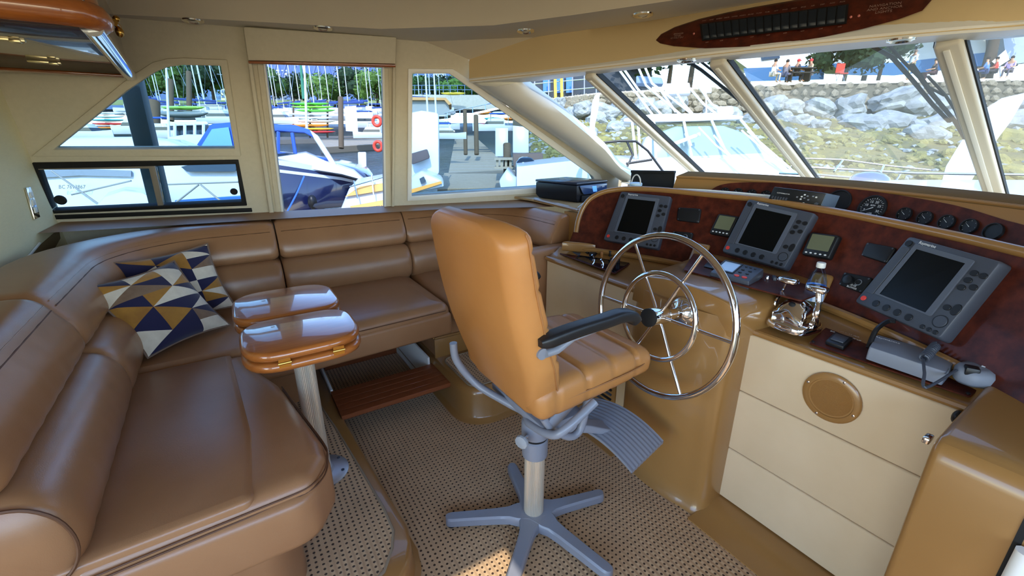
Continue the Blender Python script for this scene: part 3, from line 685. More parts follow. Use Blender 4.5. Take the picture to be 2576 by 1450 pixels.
# footrest arm + grooved plate
rings = []
for t in [i/10 for i in range(11)]:
    c = V((CX,CY,.47)).lerp(V((1.20,1.115,.372)), t)+V((0,0,.012*math.sin(math.pi*t))); hw = .036-.012*math.sin(math.pi*min(1,t*1.1)); hh = .03-.016*t
    rings.append([c+V((y*.25,y,0))+V((0,0,z)) for y, z in rrect(hw, hh, .008, 3)])
mb = MB(); mb.loft(rings); build(mb, 'footrest_arm', PGREY, chair, ang=50)
FC = V((1.215,1.12,.395)); FX, FY = V((.104,.012,.02)), V((.02,-.20,0))
def fplate(s, t):
    a, b = 2*s-1, 2*t-1; return FC+FX*a+FY*b+V((0,0,-.055*b*b*.9+(.0022 if int(round(s*44)) % 4 < 2 else 0)))
mb = MB(); mb.slab(fplate, 44, 14, (0,0,-.012)); build(mb, 'footrest', PGREY, chair, ang=30)
# five legs
legs = [((.525,1.349)), ((.929,1.470)), ((1.180,1.095)), ((.940,.795)), ((.60,.955))]
mb = MB(); mb.lathe([(.075,.018),(.078,.03),(.078,.052),(.07,.06),(.03,.06)], (CX,CY,0), n=30); build(mb, 'hub', PGREY, chair)
for lx, ly in legs:
    d = V((lx-CX,ly-CY,0)); ln = d.length; d.normalize(); sd = V((-d.y,d.x,0)); rings = []
    for i, t in enumerate((.05,.2,.28,.4,.7,.93,.975,.995,1.0)):
        w_ = (.055,.045,.033,.029,.026,.025,.022,.015,.006)[i]; zt = .062-.010*t; zb = .022-.006*t
        rings.append([V((CX,CY,0))+d*(ln*t)+sd*a+V((0,0,b)) for a, b in ((-w_,zb),(w_,zb),(w_,zt-.008),(w_-.007 if w_ > .01 else w_*.5,zt),(-w_+.007 if w_ > .01 else -w_*.5,zt),(-w_,zt-.008))])
    mb = MB(); mb.loft(rings); lg = build(mb, 'leg', PGREY, chair, ang=40)
    mb = MB(); mb.lathe([(.016,0),(.018,.004),(.018,.017),(.001,.017)], V((CX,CY,0))+d*(ln*.94), n=16); build(mb, 'foot', RUBBER, lg)

# ================================================================ STEERING WHEEL
WC = V((1.327,1.022,.899)); WN = V((-.9945,0,.105)); WA = V((0,-1,0)); WU = WA.cross(WN)*-1
if WU.z < 0: WU = -WU
wheel = thing('steering_wheel', 'polished steel spoked steering wheel with inner ring on the helm pod', 'steering wheel', WC)
def wp(r, a, h=0): return WC+WA*(r*math.cos(R(a)))+WU*(r*math.sin(R(a)))+WN*h
mb = MB(); mb.tube([wp(.315,i*5) for i in range(72)], .0125, 12, closed=True); build(mb, 'rim', CHROME, wheel)
mb = MB(); mb.tube([wp(.17,i*6,.008) for i in range(60)], .0105, 12, closed=True); build(mb, 'inner_ring', CHROME, wheel)
for a_ in (2,64,124,182,244,302):
    mb = MB(); mb.tube([wp(.02,a_,.0), wp(.05,a_,-.004), wp(.17,a_,.0), wp(.312,a_,.0)], .0062, 10); build(mb, 'spoke', CHROME, wheel)
mb = MB(); mb.lathe([(.028,-.05),(.034,-.04),(.036,.05),(.034,.058)], WC, WN, 28); build(mb, 'hub', CHROME, wheel)
mb = MB(); mb.lathe([(.036,.05),(.036,.06),(.030,.063),(.001,.064)], WC, WN, 28); build(mb, 'hub_cap', RUBBER, wheel)
mb = MB(); mb.lathe([(.022,-.15),(.022,-.05)], WC, WN, 20); build(mb, 'shaft', CHROME, wheel)
mb = MB(); mb.lathe([(.062,-.155),(.06,-.148),(.05,-.138),(.03,-.13),(.024,-.125)], WC, WN, 28); fl = build(mb, 'flange', CHROME, wheel)
for i in range(4):
    a = 45+90*i; mb = MB(); mb.lathe([(.006,-.145),(.006,-.136),(.001,-.134)], wp(.048,a), WN, 8); build(mb, 'bolt', CHROME, fl)
# ================================================================ HELM CONSOLE
def PXc(y): return 2.10-.35*(y-1.15)**2               # plan curve of the wrap-around dash
KT = .45
def f_panel(x, y, z): return x-(PXc(y)+KT*(z-1.1))
def f_gauge(x, y, z): return x-(PXc(y)+.30+.35*(z-1.25))
def ps(u, v): return hit(u, v, f_panel)
def pg(u, v): return hit(u, v, f_gauge)
def surf(y, z, off=0): return V((PXc(y)+KT*(z-1.1)+off, y, z))
console = thing('helm_console', 'moulded tan helm console with burgundy burl dash and cream front panels', 'console', (1.7,1.1,0))
# desk
def desk(s, t):
    y = 2.12-2.1*s; xb = PXc(y)+KT*(.915-1.1)+.02; xf = 1.605
    return V((xf+(xb-xf)*t, y, .862+.05*t*t))
mb = MB(); mb.slab(desk, 40, 6, (0,0,-.03)); build(mb, 'desk', GEL, console, .004)
mb = MB(); mb.tube([V((1.603,2.12-2.1*i/20,.853)) for i in range(21)], .012, 8); build(mb, 'desk_edge', GEL, console)
# carcass behind the front panels and kick plinth
mb = MB(); mb.box(1.625,1.72,.02,2.12,.03,.84); build(mb, 'carcass', GEL, console)
def plinth(y0, y1): return [[V((x,y,z)) for x, z in ((1.42,.0),(1.42,.006),(1.47,.012),(1.52,.03),(1.56,.05),(1.63,.052),(1.63,.0))] for y in (y0,y1)]
for y0, y1 in ((.02,.82),(1.28,1.885)): mb = MB(); mb.loft(plinth(y0,y1)); build(mb, 'plinth', GEL, console, ang=50)
# padded cream fronts: three to starboard of the pod, one to port
def pad(y0, y1, z0, z1, x=1.6, name='front_panel', holes=None):
    mb = MB(); mb.obox((x+.03,y0,z0), (0,y1-y0,0), (0,0,z1-z0), (-.03,0,0)); return build(mb, name, CREAM, console, .007, 3)
for z0, z1 in ((.057,.311),(.311,.59),(.59,.842)): pad(.12,.808,z0+.0012,z1-.0012)
pad(1.335,2.125,.35,.845,1.61); pad(1.335,1.46,.055,.349,1.61)
# louvre vent low to port
mb = MB(); mb.box(1.612,1.63,1.465,1.74,.06,.345); vent = build(mb, 'vent_frame', GEL, console, .004)
for i in range(7):
    mb = MB(); z = .125+i*.03; mb.obox((1.604,1.49,z), (0,.21,0), (.02,0,.012), (0,0,.006)); build(mb, 'louvre', BLACK if i % 2 else DGREY, vent)
# pod that carries the wheel
def podplan(z):
    k = max(0,(z-.55)/.45); s_ = .055*(1-k*.6)
    return [V((x+(.04*k),y,z)) for x, y in crv2]
crv2 = [(p.x,p.y) for p in crv([V((1.66,1.345,0)), V((1.53,1.325,0)), V((1.475,1.25,0)), V((1.448,1.12,0)), V((1.448,1.0,0)), V((1.468,.89,0)), V((1.50,.805,0)), V((1.66,.80,0))],5)]
mb = MB(); mb.loft([[V((x-.02,y+(y-1.06)*.03,0)) for x, y in crv2], [V((x,y,.02)) for x, y in crv2]]+[podplan(z) for z in (.1,.3,.5,.7,.85,.91)]); build(mb, 'pod', GEL, console, ang=60)
# pod hood: domed top running back to the dash
def hood_sec(x):
    t = (x-1.49)/.56; zc = .955+.04*t; yl, yr = 1.315+.05*t, .80-.085*t
    ys = [yl+(yr-yl)*i/16 for i in range(17)]; r_ = []
    for i, y in enumerate(ys):
        q = abs(2*i/16-1); z = zc+(.042*(1-t))*(1-(2*i/16-1.0)**2)-.10*max(0,q-.82)**2*9*(1 if i > 8 else 1.5)*(.7 if t > .1 else 1)
        r_.append(V((x+(.018*(q**2) if t < .05 else 0),y,z)))
    return r_+[V((x+.01,yr,.84)), V((x+.01,yl,.84))]
mb = MB(); mb.loft([hood_sec(1.492+.57*i/20) for i in range(21)]); build(mb, 'pod_hood', GEL, console, .006)
# burl dash with rounded port end
ol = [(1447,588),(1452,560),(1462,532),(1478,508),(1500,493),(1530,483),(1580,478),(1660,481),(1760,491),(1900,505),(2058,530),(2200,557),(2400,600),(2576,642)]
top3 = [ps(*p) for p in ol]+[surf(.05,1.243), surf(-.16,1.24)]
tops = crv(top3, 4)
cols = [(p.y, p.z) for p in tops]
mb = MB(); n = len(cols); vv = []
for y, z in cols:
    for k in range(4): zz = .9+(z-.9)*k/3 if z > .9 else .9; vv.append(surf(y, zz))
mb.add(vv, [(i*4+k,(i+1)*4+k,(i+1)*4+k+1,i*4+k+1) for i in range(n-1) for k in range(3)]); dash = build(mb, 'dash_panel', BURL, console, ang=60)
mb = MB(); mb.tube([p+V((.006,0,.006)) for p in tops], .0165, 10); build(mb, 'dash_trim', GEL, console)
mb = MB(); mb.slab(lambda s, t: surf(2.06-2.23*s, .9+.345*t*(1 if s > .09 else .3+.7*s/.09), .012), 30, 4, (.03,0,0)); build(mb, 'dash_shell', GEL, console)
# lower trim where the dash meets the desk, to port and starboard of the pod
for y0, y1 in ((2.05,1.36),(.72,.19)):
    mb = MB(); mb.tube([surf(y0+(y1-y0)*i/12, .918, -.012) for i in range(13)], .016, 8); build(mb, 'dash_foot', GEL, console)
# raised lips each side of the centre tray
for y0, y1, z1 in ((1.385,1.30,1.04),(.795,.715,1.03)):
    mb = MB(); mb.obox(surf(y0,.90,-.03), (0,y1-y0,0), surf(y0,z1,0)-surf(y0,.9,0), (.03,0,0)); build(mb, 'tray_lip', GEL, console, .012, 3)
# end gusset of the dash, to port
mb = MB(); mb.prism([surf(2.06,.9,-.05), surf(2.06,.9,0), surf(1.9,.9,0)], (0,0,.06)); build(mb, 'dash_corner', GEL, console, .01, 3)
# ledge behind the dash trim, gauge panel and brow
def ledge(s, t):
    y = 1.98-2.15*s; a = surf(y,1.262,.01); b = V((PXc(y)+.30+.35*(1.2-1.25), y, 1.215)); return a.lerp(b, t)
mb = MB(); mb.slab(ledge, 30, 3, (0,0,-.02)); build(mb, 'ledge', GEL, console)
gz = lambda y: V((PXc(y)+.30, y, 0))
def gp(y, z, off=0): return V((PXc(y)+.30+.35*(z-1.25)+off, y, z))
def gback(s, t): y = 1.76-1.93*s; return gp(y, 1.16+.19*t, .006)
mb = MB(); mb.slab(gback, 30, 4, (.03,0,0)); build(mb, 'gauge_surround', GEL, console)
gol = [pg(*p) for p in [(1778,492),(1790,478),(1812,466),(1850,460),(1920,459),(2050,464),(2200,482),(2400,516),(2576,566)]]+[gp(.12,1.30), gp(-.15,1.29)]
gt = crv(gol, 4); mb = MB(); n = len(gt); vv = []
for p in gt:
    for k in range(3): z = 1.18+(p.z-1.18)*k/2; vv.append(gp(p.y, z, -.002))
mb.add(vv, [(i*3+k,(i+1)*3+k,(i+1)*3+k+1,i*3+k+1) for i in range(n-1) for k in range(2)]); build(mb, 'gauge_panel', BURL, console, ang=60)
def brow(y):
    x = PXc(y)+.30; return [V((x+.035,y,1.338)), V((x+.05,y,1.352)), V((x+.10,y,1.362)), V((x+.14,y,1.372)), V((x+.17,y,1.368)), V((x+.21,y,1.34)), V((x+.26,y,1.26)), V((x+.05,y,1.25))]
mb = MB(); mb.loft([brow(1.76-1.93*i/30) for i in range(31)]); build(mb, 'brow', mat('brow vinyl', (112,86,54), .95, spec=.08, bump=(300,.2,.001)), console, ang=50)
mb = MB(); mb.tube([V((PXc(1.76-1.93*i/30)+.335, 1.76-1.93*i/30, 1.343)) for i in range(31)], .006, 6); build(mb, 'brow_bead', GEL, console)
mb = MB(); mb.prism([surf(-.17,.9), surf(-.17,1.24), gp(-.17,1.215), gp(-.17,1.345), V((PXc(-.17)+.5,-.17,1.345)), V((PXc(-.17)+.5,-.17,.9))], (0,-.02,0)); build(mb, 'dash_end', GEL, console, .006)
# dash top to the windshield and the port shelf that carries the printer
mb = MB(); mb.add([V((PXc(2.0-2.05*i/16)+.5, 2.0-2.05*i/16, 1.245)) for i in range(17)]+[V((1.95,-.17,1.245)), V((1.95,-1.35,1.24)), V((3.4,-1.35,1.2)), V((4.05,-.3,1.2)), V((4.0,.7,1.2)), V((3.9,1.7,1.215)), V((3.5,2.4,1.225)), V((2.95,2.8,1.235)), V((2.6,2.5,1.24))], [list(range(26))])
build(mb, 'dash_top', mat('dash top', (196,178,146), .7), console, ang=None)
mb = MB(); mb.prism([V((1.87,2.06,1.10)), V((2.0,1.95,1.10)), V((2.6,2.0,1.10)), V((2.95,2.75,1.10)), wxz(2.8,1.10), wxz(1.95,1.10), V((1.98,2.8,1.10)), V((1.93,2.3,1.10))], (0,0,.02))
build(mb, 'side_shelf', mat('shelf vinyl', (176,144,100), .45), console, .006)
mb = MB(); mb.box(1.88,1.93,2.02,2.3,.86,1.1); mb.add([V((2.6,2.0,1.12)), V((2.95,2.75,1.12)), V((2.95,2.75,1.25)), V((2.6,2.0,1.25))], [(0,1,2,3)]); build(mb, 'shelf_side', GEL, console)
mb = MB(); mb.tube([V((1.9,2.08,1.118)), V((1.94,2.4,1.118)), V((1.99,2.8,1.118))], .014, 8); build(mb, 'shelf_edge', GEL, console)
mb = MB(); mb.box(1.95,1.99,-1.35,-.19,0,1.245); struct(build(mb, 'wall_forward', VINYL))
# starboard wing of the console
wg = MB(); sec = [(.9,.0),(.905,.03),(.90,.06)]
prof = [(1.885,.935),(1.80,.912),(1.40,.902),(1.31,.895),(1.283,.875),(1.272,.84),(1.275,.6),(1.285,.0),(1.885,.0)]
wg.prism([V((x,.185,z)) for x, z in prof], (0,-.40,0)); build(wg, 'wing', GEL, console, .018, 3)
mb = MB(); mb.box(1.27,1.29,.008,.02,.0,.86); build(mb, 'wing_joint', RUBBER, console)
mb = MB(); mb.tube([V((1.25,.0,.02)), V((1.25,-.002,.75))], .016, 10); build(mb, 'door_post', WHITE, console)
mb = MB(); mb.obox(aty(2340,1108,.2), (.035,0,.0), (0,.015,0), (0,0,-.016)); build(mb, 'door_latch', CHROME, console, .003)
mb = MB(); mb.ball(aty(2408,1050,.2), .02,.012,.02); build(mb, 'latch_button', BLACK, console)

# ---------------------------------------------------------------- mounted instruments
class Q:            # quad frame on a surface: s left-right, t top-bottom, h outwards (metres)
    def __init__(s, c):
        s.c = [V(p) for p in c]; s.n = (s.c[3]-s.c[0]).cross(s.c[1]-s.c[0]).normalized()
        if s.n.dot(EYE-s.c[0]) < 0: s.n = -s.n
        s.w = ((s.c[1]-s.c[0]).length+(s.c[2]-s.c[3]).length)/2; s.h = ((s.c[3]-s.c[0]).length+(s.c[2]-s.c[1]).length)/2
    def p(s, a, b, h=0): return s.c[0].lerp(s.c[1], a).lerp(s.c[3].lerp(s.c[2], a), b)+s.n*h
    def poly(s, pts, h=0): return [s.p(a,b,h) for a, b in pts]
    def ctr(s): return s.p(.5,.5)
    def rect(s, a0, b0, a1, b1, r=0, n=4):
        if not r: return [(a0,b0),(a1,b0),(a1,b1),(a0,b1)]
        k = s.w/s.h; P = rpoly([(a0,b0/k),(a1,b0/k),(a1,b1/k),(a0,b1/k)], r, n); return [(x,y*k) for x, y in P]
    def plate(s, mb, a0, b0, a1, b1, h0, h1, r=0, taper=0):
        P = s.rect(a0,b0,a1,b1,r)
        if taper:
            P2 = s.rect(a0+taper,b0+taper,a1-taper,b1-taper,r); k = len(P)
            mb.loft([s.poly(P,h0), s.poly(P,h0+(h1-h0)*.7), s.poly(P2,h1)]); return
        mb.prism(s.poly(P,h0), s.n*(h1-h0))
    def disc(s, mb, a, b, r, h0, h1, n=16, sq=1.0):
        o = s.p(a,b); ex = (s.p(min(a+.01,1),b)-o).normalized(); ey = (s.p(a,b+.01)-o).normalized()
        f0 = [o+ex*(r*math.cos(2*math.pi*j/n))+ey*(r*sq*math.sin(2*math.pi*j/n))+s.n*h0 for j in range(n)]
        mb.prism(f0, s.n*(h1-h0))
def text(q, body, a, b, size, h, parent, mt=INK, align='CENTER', name='lettering'):
    cu = bpy.data.curves.new(name, 'FONT'); cu.body = body; cu.size = size; cu.align_x = align; cu.align_y = 'CENTER'; cu.extrude = .0002; cu.resolution_u = 2
    tmp = bpy.data.objects.new('tmp', cu); COL.objects.link(tmp)
    me = bpy.data.meshes.new_from_object(tmp.evaluated_get(bpy.context.evaluated_depsgraph_get())); COL.objects.unlink(tmp); bpy.data.objects.remove(tmp); bpy.data.curves.remove(cu)
    me.name = name; o = q.p(a,b,h); ex = (q.p(min(1,a+.01),b)-q.p(min(1,a+.01)-.01,b)).normalized(); ey = q.n.cross(ex).normalized()
    mm = M((ex,ey,q.n)).transposed().to_4x4(); mm.translation = o; me.transform(mm)
    return link(name, me, mt, parent)
def keys(q, parent, lst, name='key', mt=None, h=.004, h0=.0):
    for a, b, r, sq in lst:
        mb = MB(); q.disc(mb, a, b, r, h0, h0+h, 14, sq); build(mb, name, mt or BLACK, parent, .001, 1)
DQ = {'A':[(1568,487),(1693,500),(1660,632),(1523,608)],'B':[(1893,508),(2062,545),(1985,685),(1826,640)],'C':[(2310,605),(2550,672),(2390,868),(2170,770)]}
names = {'A':'grey framed chart display at the port end of the dash','B':'grey framed chart display at the middle of the dash','C':'grey framed chart display at the starboard end of the dash, nearest'}
for k, px in DQ.items():
    q = Q([ps(*p) for p in px]); t_ = thing('chart_display', names[k], 'display', q.ctr(), 'chart displays in the dash')
    mb = MB(); q.plate(mb, 0,0,1,1, .0,.045, .04, .012); body = build(mb, 'housing', DGREY, t_, .002)
    mb = MB(); mb.holed(q.poly(q.rect(.15,.07,.80,.80,.02),.049), [q.poly(q.rect(.20,.13,.74,.78),.049)], q.n*-.008); build(mb, 'bezel', mat('display bezel',(84,89,100),.5), t_, .0015, 1)
    mb = MB(); q.plate(mb, .20,.13,.74,.78, .0445,.0462); build(mb, 'screen', SCREEN, t_)
    u_ = q.w
    mb = MB(); q.plate(mb, .035,.14,.135,.82, .044,.0475, .02); build(mb, 'side_cover', DGREY, t_, .001, 1)
    mb = MB(); q.disc(mb, .075,.09,.011,.044,.049); build(mb, 'card_lock', BLACK, t_)
    keys(q, t_, [(.865,.20,.0115,.8),(.96-.01,.20,.0115,.8),(.862,.29,.0115,.8),(.855,.385,.0115,.8),(.945,.345,.0115,.8),(.868,.64,.011,.85)], h0=.044)
    keys(q, t_, [(.95,.63,.0125,1.5)], 'rocker', h0=.044)
    mb = MB(); q.disc(mb, .90,.81,.021,.044,.0458,28); build(mb, 'trackpad_groove', BLACK, t_); mb = MB(); q.disc(mb, .90,.81,.0185,.044,.0472,28); build(mb, 'trackpad', DGREY, t_, .001, 1)
    keys(q, t_, [(.24,.905,.012,1),(.37,.905,.012,1),(.50,.905,.012,1),(.63,.905,.012,1),(.80,.94,.007,1),(.865,.94,.007,1),(.93,.94,.007,1)], 'soft_key', h0=.044)
    keys(q, t_, [(.075,.905,.0095,1)], 'red_key', RED, h0=.044)
    text(q, 'Raymarine', .27,.045, .014, .046, t_)
# two small square instruments
for k, (px, lb) in enumerate((([(1812,541),(1864,549),(1839,600),(1788,591)], 'small square instrument with grey screen left of the middle display'), ([(2047,588),(2121,598),(2093,657),(2023,645)], 'small square instrument with grey screen right of the middle display'))):
    q = Q([ps(*p) for p in px]); t_ = thing('depth_instrument', lb, 'instrument', q.ctr(), 'square instruments')
    mb = MB(); q.plate(mb, 0,0,1,1, 0,.026, .08, .03); build(mb, 'housing', BLACK, t_, .002)
    mb = MB(); q.plate(mb, .12,.08,.88,.72, .0255,.0275, .03); build(mb, 'screen', LCD, t_)
    keys(q, t_, [(.16+.17*i,.87,.0055,.6) for i in range(5)], 'key', INK, .002, .026)
# blanking covers and knob units
for px, lb, knob in (([(1707,523),(1766,527),(1760,563),(1703,556)], 'flat black blanking cover right of the port display', 0), ([(1694,583),(1746,587),(1738,613),(1688,606)], 'black square control with round dial behind the wheel rim', 1),
                     ([(2184,612),(2260,626),(2235,666),(2169,645)], 'flat black blanking cover left of the nearest display', 0), ([(2127,687),(2200,702),(2172,741),(2113,718)], 'black square control with ring dial left of the nearest display', 1)):
    q = Q([ps(*p) for p in px]); t_ = thing('control_panel' if knob else 'blanking_cover', lb, 'control' if knob else 'cover', q.ctr())
    mb = MB(); q.plate(mb, 0,0,1,1, 0,.012, .1, .04); build(mb, 'plate', BLACK if not knob else RUBBER, t_, .002)
    for a, b in ((.08,.1),(.92,.1),(.92,.9),(.08,.9)):
        mb = MB(); q.disc(mb, a, b, .0035, .011, .0135, 8); build(mb, 'screw', DGREY, t_)
    if knob:
        mb = MB(); q.disc(mb, .68,.45,.012,.011,.014,20); build(mb, 'dial_ring', LGREY, t_); mb = MB(); q.disc(mb, .68,.45,.0095,.014,.017,20); build(mb, 'dial', RUBBER, t_)
        mb = MB(); q.disc(mb, .36,.5,.018,.011,.030,20); build(mb, 'knob', BLACK, t_, .003)
        text(q, 'BILGE\nBLOWER', .56,.80,.010,.0125,t_)
# gauges
def gauge(px, r, label, big=False, blank=False):
    o = pg(*px); nrm = V((-1,0,.35)); sl_ = -.7*(o.y-1.15); ex = V((-sl_,-1,0)).normalized(); nrm = V((-1,sl_,.35)).normalized(); ey = nrm.cross(ex).normalized()
    t_ = thing('gauge', label, 'gauge', o, 'dash gauges')
    mb = MB(); mb.lathe([(r,0),(r,.008),(r*.96,.012),(r*.88,.012),(r*.86,.007)], o, nrm, 28); build(mb, 'bezel', BLACK, t_)
    mb = MB(); mb.lathe([(r*.88,.005),(r*.88,.0065),(.0005,.0066)], o, nrm, 28); build(mb, 'face', mat('gauge face', (52,56,58), .3, coat=.5), t_)
    if blank: return
    nt_ = 24 if big else 7
    for i in range(nt_):
        a = R(-140+280*i/(nt_-1)); d = ex*math.sin(a)+ey*math.cos(a); sd = ex*math.cos(a)-ey*math.sin(a)
        mb = MB(); mb.obox(o+nrm*.0068+d*(r*.68)-sd*(r*.012), sd*r*.024, d*r*(.14 if i % 4 == 0 or not big else .08), nrm*.0006); build(mb, 'tick', INK, t_)
    if big:
        q = Q([o+nrm*.0068+ex*(-r)+ey*r, o+nrm*.0068+ex*r+ey*r, o+nrm*.0068+ex*r-ey*r, o+nrm*.0068-ex*r-ey*r])
        for i, sx in enumerate(('5','10','15','20','25','30')):
            a = R(-112+224*i/5); text(q, sx, .5+.25*math.sin(a), .5-.25*math.cos(a), r*.26, .0005, t_)
        text(q, 'RPM', .5,.40,r*.18,.0005,t_); text(q, 'x100', .5,.70,r*.18,.0005,t_)
    a = R(-120 if big else -55); d = ex*math.sin(a)+ey*math.cos(a); sd = ex*math.cos(a)-ey*math.sin(a)
    mb = MB(); mb.prism([o+nrm*.0085-sd*r*.03-d*r*.12, o+nrm*.0085+sd*r*.03-d*r*.12, o+nrm*.0085+d*r*.72], nrm*.001); build(mb, 'needle', INK, t_)
gauge((2195,525), .058, 'large round tachometer on the gauge panel', True)
gauge((2110,508), .056, 'dark tachometer half hidden behind the black radio', blank=True)
for i, (px, lb) in enumerate((((2277,540),'small round gauge next to the large tachometer'), ((2329,550),'small round gauge, second right of the large tachometer'), ((2384,560),'small round gauge, third right of the large tachometer'), ((2441,571),'small round gauge, fourth right of the large tachometer'))):
    gauge(px, .028, lb)
gauge((2502,584), .03, 'blank dark round gauge at the starboard end of the row', blank=True)
for i, (px, lb) in enumerate((((1824,484),'leftmost small gauge at the port end of the gauge panel'), ((1857,486),'second small gauge from the port end'), ((1891,489),'third small gauge from the port end'), ((1927,492),'small gauge beside the black radio box'))):
    gauge(px, .026, lb)
# black radio box standing on the ledge
a0, a1, a2, a3 = [atx(*p, 2.17) for p in [(1947,470),(2077,486),(2060,526),(1930,506)]]
q = Q([a0,a1,a2,a3]); dv = V((.13,-.0,-.02)); t_ = thing('radio_unit', 'black radio box with rows of buttons standing on the dash ledge', 'radio', q.p(.5,1))
mb = MB(); mb.prism([a0,a1,a2,a3], dv); build(mb, 'case', BLACK, t_, .004)
mb = MB(); mb.prism([a1+V((-.004,-.002,0))*1, a1+dv+V((0,-.002,0)), a2+dv+V((0,-.002,.0)), a2+V((-.004,-.002,0))], (0,-.004,0)); build(mb, 'side_plate', mat('slate side',(92,104,116),.5), t_)
for i in range(6):
    mb = MB(); q.plate(mb, .06+.055*i,.60,.095+.055*i,.78,.0,.004); build(mb, 'button', DGREY, t_)
for i, (a, b) in enumerate([(.52,.42),(.60,.36),(.66,.42),(.60,.52),(.70,.28),(.64,.22),(.80,.25),(.86,.28),(.74,.50),(.80,.78),(.86,.80),(.68,.74)]):
    mb = MB(); q.plate(mb, a,b,a+.03,b+.08,0,.003); build(mb, 'button', INK if i % 2 else LGREY, t_)
mb = MB(); q.disc(mb, .93,.72,.008,0,.008); build(mb, 'knob', DGREY, t_)
text(q, 'VHF LOUDHAILER SYSTEM', .30,.86,.008,.0025,t_); text(q, 'COMMUNICATOR', .25,.36,.007,.0025,t_)
# folded white cable along the ledge
mb = MB(); mb.tube(crv([surf(1.70,1.285,.03), surf(1.5,1.292,.04), surf(1.3,1.293,.035), surf(1.12,1.292,.05), surf(1.06,1.288,.06)],6), .007, 6); mb.tube(crv([surf(1.62,1.287,.045), surf(1.4,1.292,.055), surf(1.2,1.292,.05), surf(1.1,1.29,.03)],6), .006, 6)
tag(build(mb, 'white_cable', WHITE), 'white cables lying along the ledge behind the dash trim', 'cable')
# centre tray: burl plate, autopilot keypad, round switch
q = Q([atz(*p, .998) for p in [(1745,640),(2085,735),(2015,760),(1718,682)]])
tr_ = thing('tray_panel', 'glossy burgundy burl tray plate in front of the middle display', 'panel', q.ctr())
mb = MB(); q.plate(mb, 0,0,1,1, 0,.006, .03); build(mb, 'plate', BURL, tr_, .001, 1)
mb = MB(); q.plate(mb, .16,.25,.27,.62,.006,.012); build(mb, 'rocker_switch', BLACK, tr_, .002)
q = Q([atz(1823,653,1.045), atz(1922,677,1.045), atz(1884,709,1.02), atz(1786,685,1.02)]); t_ = thing('autopilot_keypad', 'grey autopilot keypad with screen and red keys in front of the middle display', 'keypad', q.ctr())
mb = MB(); q.plate(mb, 0,0,1,1,-.035,0,.03,.01); build(mb, 'housing', DGREY, t_, .002)
mb = MB(); q.plate(mb, .07,.1,.48,.72,-.001,.0015); build(mb, 'screen', mat('pale lcd',(150,170,190),.15,coat=.6), t_)
mb = MB(); mb.holed(q.poly(q.rect(.04,.05,.51,.78),.003), [q.poly(q.rect(.07,.1,.48,.72),.003)], q.n*-.004); build(mb, 'bezel', BLACK, t_)
keys(q, t_, [(.62,.15,.005,1),(.73,.15,.005,1),(.84,.15,.005,1),(.62,.38,.0075,.8),(.80,.38,.0075,.8),(.62,.58,.0075,.8),(.80,.58,.0075,.8),(.2,.88,.006,1),(.36,.88,.006,1)], 'key', BLACK, .003)
keys(q, t_, [(.63,.82,.011,.8),(.82,.82,.011,.8)], 'red_key', RED, .003)
o = atz(1945,714,.985); t_ = thing('rotary_switch', 'round black rotary switch beside the autopilot keypad', 'switch', o)
mb = MB(); mb.lathe([(.042,0),(.042,.008),(.036,.012),(.001,.012)], o, n=28); build(mb, 'plate', BLACK, t_)
mb = MB(); mb.cbox(o+V((.0,.0,.022)), .04,.012,.02, M.Rotation(.6,3,'Z')); build(mb, 'toggle', DGREY, t_, .002)
mb = MB(); mb.lathe([(.009,0),(.009,.012),(.006,.02),(.001,.02)], o+V((-.015,.02,.012)), n=12); build(mb, 'button', CHROME, t_)
q = Q([o+V((.04,.04,.0125)), o+V((.04,-.04,.0125)), o+V((-.04,-.04,.0125)), o+V((-.04,.04,.0125))]); text(q, 'ON', .5,.14,.012,.0003,t_); text(q, 'OFF', .5,.86,.012,.0003,t_)
# throttle: chrome dual lever control
TC = atz(1992,822,.885); t_ = thing('throttle_control', 'chrome twin lever engine control on the console desk', 'throttle', TC)
bw = rpoly([(-.075,-.07),(.065,-.085),(.095,0),(.065,.085),(-.075,.07)], .05, 6)
mb = MB(); mb.loft([[V((TC.x+x*k,TC.y+y*k,TC.z+z)) for x, y in bw] for k, z in ((1.0,0),(1.02,.01),(.98,.024),(.9,.03))]); build(mb, 'base', CHROME, t_, ang=50)
mb = MB(); rings = []
for i in range(13):
    a = math.pi*i/12; rings.append([V((TC.x-.066*math.cos(a), TC.y+y, TC.z+.024+(.092*math.sin(a))*(1-.35*(abs(y)/.05)**2))) for y in [(-.048+.016*j) for j in range(7)]]+[V((TC.x-.066*math.cos(a)*.9, TC.y+.048, TC.z+.02)), V((TC.x-.066*math.cos(a)*.9, TC.y-.048, TC.z+.02))])
mb.loft(rings); build(mb, 'dome', CHROME, t_, ang=60)
mb = MB(); mb.ball(TC+V((-.037,.0,.098)), .012,.012,.008); build(mb, 'sync_button', RUBBER, t_)
